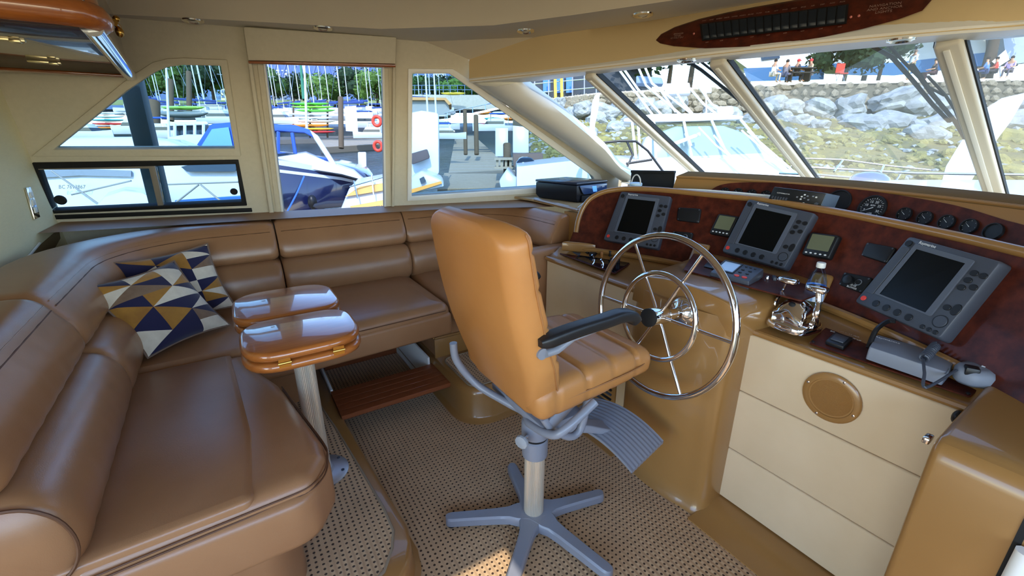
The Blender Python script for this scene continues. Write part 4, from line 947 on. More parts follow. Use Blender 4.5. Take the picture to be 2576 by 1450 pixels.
for sg, lean in ((1,.012),(-1,-.004)):
    y_ = TC.y+sg*.062
    mb = MB(); mb.lathe([(.02,0),(.022,.006),(.022,.016),(.012,.02),(.001,.02)], V((TC.x,y_,TC.z+.035)), (0,sg,0), 18); lv = build(mb, 'pivot', CHROME, t_)
    mb = MB(); mb.tube(crv([V((TC.x,y_+sg*.01,TC.z+.035)), V((TC.x-.012+lean,y_+sg*.012,TC.z+.08)), V((TC.x+.004+lean,y_+sg*.004,TC.z+.12)), V((TC.x+.006+lean,y_-sg*.004,TC.z+.155))],5), [.011]*8+[.009]*8, 10, flat=.7); build(mb, 'lever', CHROME, t_)
    h = V((TC.x+.006+lean,y_-sg*.008,TC.z+.165)); mb = MB(); mb.loft([[h+V((x*k,y*1.0+sg*dy,z*k)) for x, z in rrect(.022,.011,.009,4)] for dy, k, y in ((-.034,.55,0),(-.028,.9,0),(0,1,0),(.026,.95,0),(.034,.5,0))]); build(mb, 'grip', CHROME, t_, ang=60)
# water bottle behind it
o = atz(2036,792,.895); BLUEP = glass_mat('clear blue plastic', (.72,.84,.97))
t_ = thing('water_bottle', 'half hidden clear plastic water bottle with white cap behind the throttle', 'bottle', o)
mb = MB(); mb.lathe([(.028,0),(.032,.008),(.033,.03),(.031,.036),(.033,.042),(.031,.05),(.033,.056),(.0325,.13),(.031,.145),(.022,.175),(.014,.19),(.013,.197)], o, n=28); build(mb, 'body', BLUEP, t_, ang=60)
mb = MB(); mb.lathe([(.0336,.065),(.0336,.125)], o, n=28, cap=False); build(mb, 'label', mat('blue label',(90,150,220),.4,vary=((230,238,246),40,2,(1,1,.2),.1)), t_)
mb = MB(); mb.lathe([(.0145,.195),(.0155,.198),(.0155,.212),(.014,.215),(.001,.215)], o, n=24); build(mb, 'cap', WHITE, t_)
# desk plate to starboard with rocker switch, VHF and microphone
q = Q([atz(2088,817,.878), atz(2490,952,.892), atz(2440,1003,.872), atz(2034,866,.868)]); t_ = thing('switch_plate', 'burgundy burl desk plate with black rocker switch below the nearest display', 'panel', q.ctr())
mb = MB(); q.plate(mb, 0,0,1,1,0,.005,.02); build(mb, 'plate', BURL, t_, .001, 1)
for a, b in ((.02,.08),(.02,.92),(.98,.92),(.98,.08)):
    mb = MB(); q.disc(mb, a,b,.005,.005,.008,10); build(mb, 'screw', BLACK, t_)
mb = MB(); q.plate(mb, .10,.40,.235,.86,.005,.018,.01); r_ = build(mb, 'switch_frame', BLACK, t_, .003)
mb = MB(); q.plate(mb, .12,.5,.215,.76,.018,.024); build(mb, 'rocker', DGREY, t_, .002)
text(q, 'TRIM TABS', .165,.16,.017,.0055,t_); text(q, 'BOW UP     BOW UP', .165,.30,.011,.0055,t_)
q = Q([atz(2206,842,.925), atz(2412,901,.925), atz(2381,937,.925), atz(2186,873,.925)]); t_ = thing('handset_radio', 'grey handheld radio lying in a cradle on the burl desk plate', 'radio', q.ctr())
mb = MB(); q.plate(mb, 0,0,1,1,-.044,0,.03,.006); build(mb, 'body', LGREY, t_, .005, 3)
text(q, 'Raymarine', .16,.18,.016,.0006,t_)
mb = MB(); mb.tube(crv([q.p(-.02,.7,-.02), q.p(-.02,.5,.01), q.p(.0,.3,.035), q.p(.08,-.1,.05), q.p(.17,-.15,.055)],6), .0075, 8); build(mb, 'plug', BLACK, t_)
coil = []
c0, c1 = q.p(.72,-.02,.014), q.p(.70,.95,.012)
for i in range(97):
    s = i/96; a = s*2*math.pi*11; ax_ = (c1-c0).normalized(); e1 = q.n; e2 = ax_.cross(q.n); coil.append(c0.lerp(c1,s)+e1*(.011*math.cos(a)+.003)+e2*(.011*math.sin(a)))
mb = MB(); mb.tube(coil, .0032, 6); build(mb, 'coiled_cord', DGREY, t_)
mc = atz(2452,940,.92)
mb = MB(); mb.tube(crv([c1, q.p(.80,1.4,.0), q.p(.90,1.75,-.02), mc+V((-.045,.03,.01))],6), .004, 6); build(mb, 'cord', DGREY, t_)
t_ = thing('microphone', 'grey fist microphone lying beside the handheld radio', 'microphone', mc)
mo = [(-.045,.03),(-.05,-.01),(-.02,-.045),(.03,-.05),(.06,-.02),(.05,.03),(.0,.045)]
mb = MB(); mb.loft([[mc+V((x*k,y*k,z)) for x, y in rpoly(mo,.025,4)] for k, z in ((.8,-.028),(1,-.018),(1,.006),(.85,.018),(.5,.022))]); build(mb, 'body', LGREY, t_, ang=60)
mb = MB(); mb.cbox(mc+V((-.03,.004,.016)), .03,.03,.025, M.Rotation(.4,3,'Z')); build(mb, 'talk_button', BLACK, t_, .004)
mb = MB(); mb.cbox(mc+V((.02,-.01,.0235)), .02,.008,.002); build(mb, 'badge', INK, t_)
# switch panel at the port end of the desk
q = Q([atz(1455,611,.883), atz(1596,660,.883), atz(1547,691,.874), atz(1407,640,.874)]); t_ = thing('knob_console', 'glossy burl switch panel with knobs and toggles at the port end of the desk', 'panel', q.ctr())
mb = MB(); q.plate(mb, 0,0,1,1,0,.006,.015); build(mb, 'plate', BURL, t_, .001, 1)
mb = MB(); q.plate(mb, .30,.03,.98,.97,.006,.008,.015); build(mb, 'reflection_sheet', mat('bluish reflection', (60,70,90), .05, metal=.9), t_)  # bluish mirror sheet added for the reflections on the glossy burl
for a0_, b0_, a1_, b1_, h_, mt in ((.06,.22,.30,.78,.018,DGREY),(.13,.25,.24,.62,.045,DGREY),(.31,.15,.41,.6,.03,BLACK),(.43,.15,.52,.62,.032,BLACK)):
    mb = MB(); q.plate(mb, a0_,b0_,a1_,b1_,.006,h_); build(mb, 'rocker_switch', mt, t_, .004)
for a, b, r_, h_, mt in ((.60,.45,.013,.045,mat('tan knob',(170,110,56),.4)),(.69,.28,.013,.05,BLACK),(.86,.40,.014,.045,BLACK),(.78,.5,.010,.03,BLACK)):
    mb = MB(); q.disc(mb, a,b,r_,.007,h_,14); build(mb, 'knob', mt, t_, .003)
for a, b in ((.56,.72),(.74,.8)):
    mb = MB(); mb.tube([q.p(a,b,.006), q.p(a,b,.02), q.p(a-.02,b+.05,.04)], [.007,.006,.005], 8); mb.lathe([(.010,0),(.010,.006)], q.p(a,b,.006), q.n, 12); build(mb, 'toggle', CHROME, t_)
for a, b in ((.02,.06),(.98,.06),(.98,.94),(.33,.92),(.62,.06)):
    mb = MB(); q.disc(mb, a,b,.0045,.006,.0105,10); build(mb, 'screw', BLACK, t_)
# speaker in the cream front
SO = V((1.597,.494,.725)); t_ = thing('speaker', 'round tan speaker grille set in the cream console front', 'speaker', SO)
GRIL = mat('tan grille', (150,104,48), .5, bump=(900,.6,.002,'voronoi'))
mb = MB(); mb.lathe([(.088,0),(.088,.005),(.083,.009),(.069,.010),(.067,.006)], SO, (-1,0,0), 40); build(mb, 'rim', GEL, t_)
mb = MB(); mb.lathe([(.068,.004),(.06,.007),(.03,.010),(.001,.0105)], SO, (-1,0,0), 40); build(mb, 'grille', GRIL, t_)
for i in range(4):
    a = R(20+90*i); mb = MB(); mb.lathe([(.0045,.008),(.0045,.011),(.001,.012)], SO+V((0,.078*math.cos(a),.078*math.sin(a))), (-1,0,0), 10); build(mb, 'screw', CHROME, t_)
# printer, lantern, dark folder and white cable on the port shelf
NC_, LC_ = V((2.10,2.44,1.121)), V((2.03,2.87,1.121)); e1 = (LC_-NC_).normalized(); e2 = V((e1.y,-e1.x,0)); t_ = thing('printer', 'black inkjet printer with blue tilt panel standing on the port shelf', 'printer', NC_+e1*.21+e2*.17)
PB_ = mat('printer black', (20,24,34), .35); PT_ = mat('printer lid', (30,40,60), .25, coat=.3)
def pr(a, b, z): return NC_+e1*a+e2*b+V((0,0,z))
W_, D_ = .42,.36
mb = MB(); mb.prism([pr(0.01,.03,0), pr(W_-.01,.03,0), pr(W_,0,.03), pr(W_,0,.125), pr(0,0,.125), pr(0,0,.03)], e2*D_); build(mb, 'body', PB_, t_, .008)
mb = MB(); mb.prism([pr(-.002,-.004,.127), pr(W_+.002,-.004,.127), pr(W_+.002,D_+.004,.127), pr(-.002,D_+.004,.127)], (0,0,.018)); build(mb, 'lid', PT_, t_, .006)
q = Q([pr(-.003,.02,.122), pr(-.003,D_-.01,.122), pr(-.014,D_-.03,.058), pr(-.014,.06,.058)])
mb = MB(); q.plate(mb, 0,0,1,1,0,.006,.05); build(mb, 'control_panel', mat('printer panel', (42,66,104), .25, coat=.3), t_, .002)
mb = MB(); q.plate(mb, .42,.18,.58,.82,.006,.0075); build(mb, 'screen', mat('printer screen', (90,150,230), .3, emit=((70,130,220),.5)), t_)
text(q, 'ENVY', .85,.35,.012,.0065,t_); mb = MB(); mb.prism([pr(-.003,.05,.005), pr(-.003,D_-.04,.005), pr(-.003,D_-.04,.05), pr(-.003,.05,.05)], -e1*.01); build(mb, 'paper_tray', RUBBER, t_, .003)
q2 = Q([pr(W_,0,.1455), pr(W_,D_,.1455), pr(0,D_,.1455), pr(0,0,.1455)]); text(q2, 'hp', .5,.3,.05,.0003,t_)
o = atd(1599,470,1.0); r_ = (o-EYE); o = EYE+r_*(2.10/r_.x); o.z = 1.205
t_ = thing('lantern', 'small pale blue cylinder lantern with loop handle beside the printer', 'lantern', o)
mb = MB(); mb.lathe([(.032,0),(.036,.006),(.036,.075),(.033,.085),(.038,.087),(.038,.10),(.03,.105),(.001,.105)], o, n=24); build(mb, 'body', mat('pale blue plastic', (190,215,232), .35), t_)
mb = MB(); mb.tube([o+V((0,.036,.095))+V((0,-.036*(1-math.cos(a))*1.0,.055*math.sin(a))) for a in [math.pi*i/14 for i in range(15)]], .004, 8); build(mb, 'handle', mat('pale strap',(206,200,188),.6), t_)
fa, fb = atx(1588,430,2.27), atx(1697,432,2.33)
mb = MB(); mb.prism([V((fa.x,fa.y,1.13)), V((fb.x,fb.y,1.13)), fb, fa], (.02,.006,0)); mb.prism([fa+V((-.006,0,-.012)), fb+V((-.006,0,-.012)), fb+V((-.006,0,.004)), fa+V((-.006,0,.004))], (.03,.006,0))
tag(build(mb, 'tablet_case', RUBBER, None, .003), 'flat black case standing upright on the dash behind the lantern', 'case')
cp = [atz(1448,527,1.122), atz(1475,505,1.125), atz(1500,489,1.16), atz(1502,505,1.13), atz(1470,522,1.122), atz(1450,528,1.122), atz(1490,512,1.122)]
mb = MB(); mb.tube(crv(cp,5), .003, 6); tag(build(mb, 'charging_cable', WHITE), 'thin white charging cable on the shelf in front of the printer', 'cable')
# ================================================================ OVERHEAD PANEL, LIGHTS, CABINET, SWITCH
def xh(y, z):
    def at_y(c):
        for i in range(len(c)-1):
            if (c[i].y-y)*(c[i+1].y-y) <= 0: t = (y-c[i].y)/(c[i+1].y-c[i].y+1e-9); return c[i].lerp(c[i+1], t)
        return c[0] if y > c[0].y else c[-1]
    a, b = at_y(HBc), at_y(HTc); t = (z-a.z)/max(.02, b.z-a.z); return a.x+(b.x-a.x)*t
def ph(u, v): return hit(u, v, lambda x, y, z: x-xh(y, z), 1.2, 4.5, 60)
opx = [(1655,97),(1668,82),(1700,66),(1760,47),(1830,31),(1900,17),(2000,0),(2100,-14),(2200,-24),(2290,-28),(2335,-18),(2344,0),(2325,22),(2270,42),(2180,66),(2080,87),(1980,103),(1880,112),(1780,116),(1700,111),(1665,104)]
o3 = [ph(*p) for p in opx]; cen = sum(o3, V((0,0,0)))/len(o3)
t_ = thing('overhead_switch_panel', 'long oval burgundy switch panel mounted on the windshield header', 'panel', cen)
off = V((-.02,0,-.012))
mb = MB(); n = len(o3); mb.loft([[p for p in o3], [p+off*.7 for p in o3], [p+(cen-p)*.012+off for p in o3]]); build(mb, 'plate', BURL, t_, ang=50)
def oq(u0,v0,u1,v1,u2,v2,u3,v3): return Q([ph(u0,v0)+off, ph(u1,v1)+off, ph(u2,v2)+off, ph(u3,v3)+off])
strip = oq(1771,58,2138,8,2133,50,1776,94)
for i in range(17):
    a0_, a1_ = i/17+.004, (i+1)/17-.004; mb = MB(); rings = []
    for b, h in ((0,.004),(.12,.011),(.5,.006),(.88,.013),(1,.004)): rings.append([strip.p(a0_,b,0), strip.p(a1_,b,0), strip.p(a1_,b,h), strip.p(a0_,b,h)])
    mb.loft(rings); build(mb, 'rocker_switch', mat('rocker navy black', (26,34,44), .4), t_, .001, 1)
mb = MB(); strip.plate(mb, -.01,-.08,1.01,1.08,0,.002); build(mb, 'switch_strip', BLACK, t_)
for i in range(0,17):
    text(strip, ('NAV','ANC','CABIN','DECK','WIPER','HORN','BILGE','PUMP','FUEL','AFT','FWD','SPOT','ENG','AIR','DEF','ACC','AUX')[i], (i+.5)/17,-.28,.009,.001,t_,mat('dim print',(150,120,110),.6))
    if i % 2 == 0: text(strip, 'OFF', (i+.5)/17,1.22,.008,.001,t_,mat('dim print',(150,120,110)))
q = oq(1690,74,1735,69,1735,96,1690,100); text(q, 'BREAKER\nPANEL\n12 VOLT DC', .5,.5,.012,.001,t_,mat('dim print',(150,120,110)))
q = oq(2195,5,2265,-2,2270,22,2200,32); text(q, 'NAVIGATION\nAND ANCHOR\nLIGHTS', .5,.5,.016,.001,t_,mat('dim print',(150,120,110)))
for px in ((1753,79),(2148,36),(2168,33)):
    mb = MB(); mb.ball(ph(*px)+off, .005); build(mb, 'indicator', mat('pilot lamp',(200,120,110),.4), t_)
# recessed down lights
CHR2 = mat('bright chrome ring', (236,232,220), .15, metal=1)
for px, lb in (((485,51),'chrome recessed downlight nearest the overhead cabinet'), ((812,70),'chrome recessed downlight over the blind box'), ((1322,77),'chrome recessed downlight at the forward port corner'), ((1617,36),'chrome recessed downlight left of the switch panel')):
    o = atz(*px, ZC); t_ = thing('downlight', lb, 'light', o, 'recessed downlights')
    mb = MB(); mb.lathe([(.052,.0),(.050,-.006),(.040,-.010),(.034,-.006),(.030,.0)], o, n=28, cap=False); build(mb, 'ring', CHR2, t_)
    mb = MB(); mb.lathe([(.030,-.001),(.018,-.008),(.001,-.012)], o, n=20); build(mb, 'lens', mat('lamp lens',(240,236,220),.15,trans=.3), t_)
for px, lb in (((1747,150),'white slot light under the header left of the second post'), ((2291,99),'white slot light under the header beside the third post')):
    o = atz(*px, 1.915); t_ = thing('header_light', lb, 'light', o, 'header slot lights')
    mb = MB(); mb.lathe([(.045,0),(.043,-.006),(.034,-.009),(.028,-.004)], o+V((-.03,.02,.0)), n=24); build(mb, 'ring', CHR2, t_)
# overhead cabinet, glossy wood, aft port corner
cab = thing('overhead_cabinet', 'lacquered wood overhead cabinet in the aft port corner', 'cabinet', (-.6,2.6,1.89))
zb = 1.89; y0_, y1_ = 1.96, 3.30; xr = -.275; xr2 = -.355
mb = MB(); mb.prism([V((-.9,y0_,zb)), V((xr,y0_,zb)), V((xr2,y1_,zb)), V((-.9,y1_+.1,zb))], (0,0,.26)); build(mb, 'carcass', DWOOD, cab, .004)
mb = MB(); rings = []
for p, nrm in ((V((-.9,y0_,0)),V((0,-1,0))), (V((xr-.08,y0_,0)),V((0,-1,0))), (V((xr-.025,y0_+.012,0)),V((.45,-.9,0))), (V((xr-.003,y0_+.045,0)),V((.9,-.45,0))), (V((xr-.004,y0_+.1,0)),V((1,0,0)))):
    rings.append([p+nrm*d+V((0,0,z)) for d, z in ((0,zb-.012),(.02,zb-.016),(.042,zb+.0),(.05,zb+.025),(.042,zb+.05),(.022,zb+.062),(.02,zb+.26),(0,zb+.26))])
mb.loft(rings); build(mb, 'front_rail', WOOD, cab, ang=50)
mb = MB(); mb.prism([V((-.9,y1_-.05,zb-.004)), V((xr2,y1_-.05,zb-.004)), V((xr2,y1_,zb-.004)), V((-.9,y1_+.08,zb-.004))], (0,0,-.014)); build(mb, 'back_rail', WOODX, cab, .004)
mb = MB(); mb.tube([V((xr-.005,y0_+.03,zb-.002)), V((xr2-.004,y1_-.02,zb-.002))], .03, 16); build(mb, 'edge_tube', mat('polished acrylic edge', (214,222,228), .08, metal=.75), cab)
for px in ((8,98),(112,156)):
    o = atz(*px, zb-.004); mb = MB(); mb.cbox(o, .11,.022,.012, M.Rotation(.05,3,'Z')); mb.cbox(o+V((.03,0,-.004)), .03,.03,.012); build(mb, 'latch', mat('satin brass latch',(222,206,160),.25,metal=1), cab, .003)
o = atz(292,62,2.0); hk = thing('brass_hook', 'small brass hook fitting on the end of the overhead cabinet', 'hook', V((-.27,2.55,2.0)))
o = atx(292,62,-.27)
mb = MB(); mb.tube([V((-.35,o.y,o.z)), o], .008, 10); mb.tube([o+V((0,-.04,0)), o+V((0,.04,0))], .012, 12); mb.ball(o+V((.005,0,-.025)), .014,.014,.02); mb.ball(o+V((.005,0,.02)), .012); build(mb, 'body', BRASS, hk)
# light switch on the aft bulkhead
t_ = thing('light_switch', 'chrome light switch plate on the cream aft bulkhead', 'switch', V((XB,3.29,1.24)))
a0, a1, a2, a3 = [atx(*p, XB+.002) for p in [(60,473),(73,470),(97,547),(83,553)]]
q = Q([a0,a1,a2,a3]); mb = MB(); q.plate(mb, 0,0,1,1,0,.008); build(mb, 'plate', CHR2, t_, .003)
for i in range(3):
    mb = MB(); q.plate(mb, .25,.16+.24*i,.75,.34+.24*i,.008,.012); build(mb, 'rocker', WHITE, t_, .002)
# pale bead along the bulkhead by the backrest
mb = MB(); mb.tube([atx(0,730,XB+.006), atx(100,612,XB+.006)], .006, 8); struct(build(mb, 'trim_11', WHITE))
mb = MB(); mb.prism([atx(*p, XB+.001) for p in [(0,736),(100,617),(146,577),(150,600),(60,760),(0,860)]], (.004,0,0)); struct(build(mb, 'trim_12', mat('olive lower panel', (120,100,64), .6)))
# ================================================================ OUTSIDE: MARINA
from mathutils import noise
rnd = random.Random(7)
FH = V((FW.x, FW.y, 0)).normalized()                   # horizontal view direction
def zw(x, y): return -1.45+.047*(.536*x+.844*y)         # the boat lists a little: water seen from her frame
WPN, WPD = V((-.047*.536, -.047*.844, 1)), -1.45
def onw(u, v, h=0): return pln(u, v, WPN, WPD+h)
def xpr(mb, px, dep, thick, mi=0, vec=None):
    us_ = [p[0] for p in px]; u_ = max(us_) if sum(us_)/len(us_) < 1288 else min(us_)
    if vec is None: vec = ray(u_, 355); vec.z = 0; vec.normalize()
    return mb.prism([atd(u,v,dep) for u, v in px], vec*thick, mi)
HULLW = mat('white boat gelcoat', (206,209,213), .3, coat=.3); HULLN = mat('navy boat gelcoat', (20,28,66), .15, coat=.8); CANVB = mat('blue canvas', (52,92,176), .8)
PILE = mat('wet timber piling', (112,96,76), .85, vary=((80,66,50), 12, 4, (6,6,1), .3)); DOCKW = mat('weathered dock plank', (178,166,146), .85, vary=((150,138,118), 6, 5, (8,1,1), .3))
CONC = mat('pale concrete', (196,190,176), .85, vary=((176,170,156), 4, 4, (1,1,1), .3)); STONE = mat('seawall stone', (150,140,118), .85, vary=((110,100,80), 3, 5, (1,1,1), .3), bump=(6,.6,.05))
ROCK = mat('grey boulder', (168,172,170), .85, vary=((118,122,122), 1.6, 6, (1,1,1), .25), bump=(5,.7,.06)); RUBB = mat('weedy rubble', (150,140,76), .9, vary=((104,104,70), 2.2, 5, (1,1,1), .25), bump=(8,.8,.05))
WEED = mat('weedy shore', (128,118,58), .95, vary=((96,92,66), 1.2, 6, (1,1,1), .25), bump=(4,.8,.1)); GRASS = mat('lawn', (120,140,60), .9, vary=((150,150,80), 2, 4, (1,1,1), .3))
MASTM = mat('white mast paint', (206,210,216), .4); STEEL = mat('stainless rail', (200,206,214), .2, metal=1); GLZ = mat('dark boat glazing', (46,58,66), .1, coat=.6)
LEAF = [mat('leaf green', (72,104,40), .8, vary=((48,78,30), .8, 4, (1,1,1), .3)), mat('dark leaf green', (40,66,34), .8, vary=((26,48,24), .8, 4, (1,1,1), .3)), mat('light leaf green', (104,136,56), .8, vary=((72,108,40), .8, 4, (1,1,1), .3))]
BARK = mat('tree bark', (74,62,48), .9)
# water
wm = mat('harbour water', (30,46,42), .22, spec=.12, bump=(1.6,.6,.25))
mb = MB(); mb.add([V((x,y,zw(x,y))) for x, y in ((-200,6),(160,6),(160,260),(-200,260))], [(0,1,2,3)]); mb.add([V((x,y,zw(x,y))) for x, y in ((3.2,-60),(160,-60),(160,6),(3.2,6))], [(0,1,2,3)])
tag(build(mb, 'water', wm, None, ang=None), 'dark green harbour water between the docks', 'water', kind='stuff')
# ---- shore ahead: sloping beach, seawall, lawn
base = [(1335,300,31,440,17), (1500,296,27,440,15), (2000,292,24.5,470,12), (2700,290,24,520,10.5)]
def shore(s, t):
    k = s*3; i = min(int(k),2); f = k-i; a = [base[i][j]+(base[i+1][j]-base[i][j])*f for j in range(5)]
    p = atd(a[0], a[1], a[2]); q = atd(a[0], a[3], a[4]); r = p.lerp(q, t); r.z += .22*noise.noise(r*.55)+.12*noise.noise(r*1.7); return r
mb = MB(); mb.grid(shore, 60, 26); tag(build(mb, 'beach', WEED), 'weedy tidal foreshore sloping below the seawall', 'beach', kind='structure')
wtop = [atd(1290,262,31), atd(1500,236,27), atd(2000,209,24.5), atd(2700,196,24)]; wbot = [atd(1290,305,31), atd(1500,300,27), atd(2000,300,24.5), atd(2700,300,24)]
mb = MB(); mb.loft([[wtop[i]+FH*.12, wtop[i]+FH*.9, wbot[i]+FH*.9+V((0,0,-.5)), wbot[i]+FH*.12+V((0,0,-.5))] for i in range(4)])
sw = tag(build(mb, 'seawall', mat('wall mortar', (96,90,74), .95)), 'low stone seawall topping the foreshore ahead', 'wall', kind='structure')
def rockmesh(name, seed, sub, sx, sy, sz, amp, mt):
    bm = bmesh.new(); bmesh.ops.create_icosphere(bm, subdivisions=sub, radius=1)
    for v_ in bm.verts:
        n_ = noise.noise(v_.co*1.1+V((seed*7.3,seed*3.1,0)))*amp+noise.noise(v_.co*2.6+V((seed,9,0)))*amp*.4
        v_.co = v_.co*(1+n_); v_.co = V((v_.co.x*sx, v_.co.y*sy, v_.co.z*sz))
    me = bpy.data.meshes.new(name); bm.to_mesh(me); bm.free(); me.materials.append(mt); return me
smesh = [rockmesh('stone', i, 1, 1, .5, .85, .5, STONE) for i in range(6)]
for me in smesh: pass
cnt = 0
for row in range(5):
    s = .10+rnd.random()*.012
    while s < .99 and cnt < 300:
        k = s*3; i = min(int(k),2); f = k-i; a = wtop[i].lerp(wtop[i+1], f); b = wbot[i].lerp(wbot[i+1], f)
        wd = rnd.uniform(.28,.62); p = a.lerp(b, (row+.5+rnd.uniform(-.12,.12))/5)+FH*.12
        o = bpy.data.objects.new('stone', smesh[rnd.randrange(6)]); COL.objects.link(o); o.parent = sw
        dr = (wtop[i+1]-wtop[i]); o.matrix_local = M.Translation(p)@M.Rotation(math.atan2(dr.y,dr.x),4,'Z')@M.Rotation(rnd.uniform(-.2,.2),4,'Y')@M.Diagonal((wd*.62,.3,rnd.uniform(.2,.26),1))
        cnt += 1; s += (wd*1.02)/sum((wtop[j+1]-wtop[j]).length for j in range(3))
mb = MB(); mb.loft([[wtop[i]+V((0,0,.05)), wtop[i]+FH*1.1+V((0,0,.06)), wtop[i]+FH*1.1+V((0,0,-.1)), wtop[i]+V((0,0,-.1))] for i in range(4)]); build(mb, 'coping', CONC, sw)
mb = MB(); mb.add([wtop[i]+FH*1.0+V((0,0,.05)) for i in range(4)]+[wtop[i]+FH*30+V((0,0,.3)) for i in range(3,-1,-1)], [list(range(8))]); tag(build(mb, 'lawn', GRASS, None, ang=None), 'sunlit strip of lawn along the top of the seawall', 'lawn', kind='structure')
# boulders
bmeshes = [rockmesh('boulder_mesh', 20+i, 3, 1, .8, .68, .45, ROCK) for i in range(8)]
big = [(1990,272,70,40),(2060,275,80,45),(2060,262,55,30),(2140,298,60,42),(2180,305,95,50),(2130,275,90,60),(2250,255,100,45),(2290,270,95,55),(2225,300,95,60),(2290,310,60,40),(2350,260,80,50),(2370,300,100,60),(2420,285,90,60),(2480,300,90,60),(2540,300,110,70),(2560,340,120,60),(2600,280,110,60),
       (1945,262,60,40),(1920,280,60,40),(1965,295,60,38),(2010,300,60,35),(2060,310,65,35),(1700,262,70,45),(1660,280,70,45),(1620,268,60,40),(1560,262,55,36),(1520,280,60,38),(1470,275,60,36),(1440,290,55,36),(1410,300,55,34),(1500,300,60,36),(1590,300,60,36),(1550,315,60,34),(2330,330,90,55),(2180,340,60,34),(2240,350,55,30),(2100,345,60,34),(2040,345,60,34),(1980,335,55,34),(2460,350,80,50),(2500,400,90,50),(2560,430,110,60),(2400,380,70,40),(2300,390,60,34),(2210,400,60,30),(2120,395,60,32),(2050,395,55,30),(2350,440,80,36),(2250,440,60,30),(2120,440,60,30),(1430,330,60,34),(1480,330,60,34),(1520,350,60,34),(1410,262,44,26),(1345,262,44,24),(1310,275,40,24),(1540,285,50,30),(1885,300,60,36),(1840,290,60,36),(1790,285,60,36)]
BL = []
for i, (u, v, w_, h_) in enumerate(big):
    # depth follows the slope of the shore at that height in the picture
    k = 0 if u < 1500 else (1 if u < 2000 else 2); f = (u-base[k][0])/(base[k+1][0]-base[k][0]); a = [base[k][j]+(base[k+1][j]-base[k][j])*f for j in range(5)]
    t = max(-.02, (v-a[1])/(a[3]-a[1])); P_ = atd(a[0],a[1],a[2]); Q_ = atd(a[0],a[3],a[4])
    lo, hi = a[4], a[2]; n_ = (Q_-P_).cross(RT).normalized(); p = pln(u, v+h_*.25, n_, n_.dot(P_)) if t > 0 else atd(u,v,a[2]-.5)
    dep = (p-EYE).dot(FW); sc = w_*dep/F/2
    o = bpy.data.objects.new('boulder', bmeshes[i % 8]); COL.objects.link(o); o.location = p; o.rotation_euler = (rnd.uniform(-.3,.3), rnd.uniform(-.3,.3), rnd.uniform(0,6.3)); o.scale = (sc*1.05, sc, max(sc*.75, h_*dep/F/1.3))
    if v > 335: o.scale = [q*.8 for q in o.scale]; o.material_slots[0].link = 'OBJECT'; o.material_slots[0].material = RUBB
    BL.append((u, v, o))
ORD = ('first','second','third','fourth','fifth','sixth','seventh','eighth','ninth','tenth','eleventh','twelfth','thirteenth','fourteenth','fifteenth','sixteenth','seventeenth','eighteenth','nineteenth','twentieth','twenty first','twenty second','twenty third','twenty fourth')
for row, lo, hi in (('topmost row against the seawall',0,276),('second row below the seawall',276,296),('third row down the foreshore',296,320),('middle of the foreshore',320,360),('lower foreshore',360,900)):
    for i, (u, v, o) in enumerate(sorted([q for q in BL if lo <= q[1] < hi], key=lambda q: q[0])): tag(o, '%s grey boulder from the left in the %s' % (ORD[i], row), 'boulder', 'grey boulders on the foreshore')
# loose rubble between the boulders
mb = MB(); ico = bmesh.new(); bmesh.ops.create_icosphere(ico, subdivisions=1, radius=1); iv = [v_.co.copy() for v_ in ico.verts]; ifc = [[q.index for q in f.verts] for f in ico.faces]; ico.free()
for i in range(3000):
    s, t = rnd.random(), rnd.random()**.8; p = shore(s, t); r = rnd.uniform(.07,.26)*(1.15-.5*t); q = M.Rotation(rnd.uniform(0,6.3),3,'Z')@M.Diagonal((1,rnd.uniform(.6,1),rnd.uniform(.45,.75)))
    mb.add([p+V((0,0,-r*.1))+q@(c*r*rnd.uniform(.75,1.2)) for c in iv], ifc, 0 if rnd.random() < .72 else 1)
o = link('rubble', mb.mesh('rubble', ang=None, weld=False), [RUBB, ROCK]); tag(o, 'weedy yellow green rubble spread over the foreshore', 'rubble', kind='stuff')
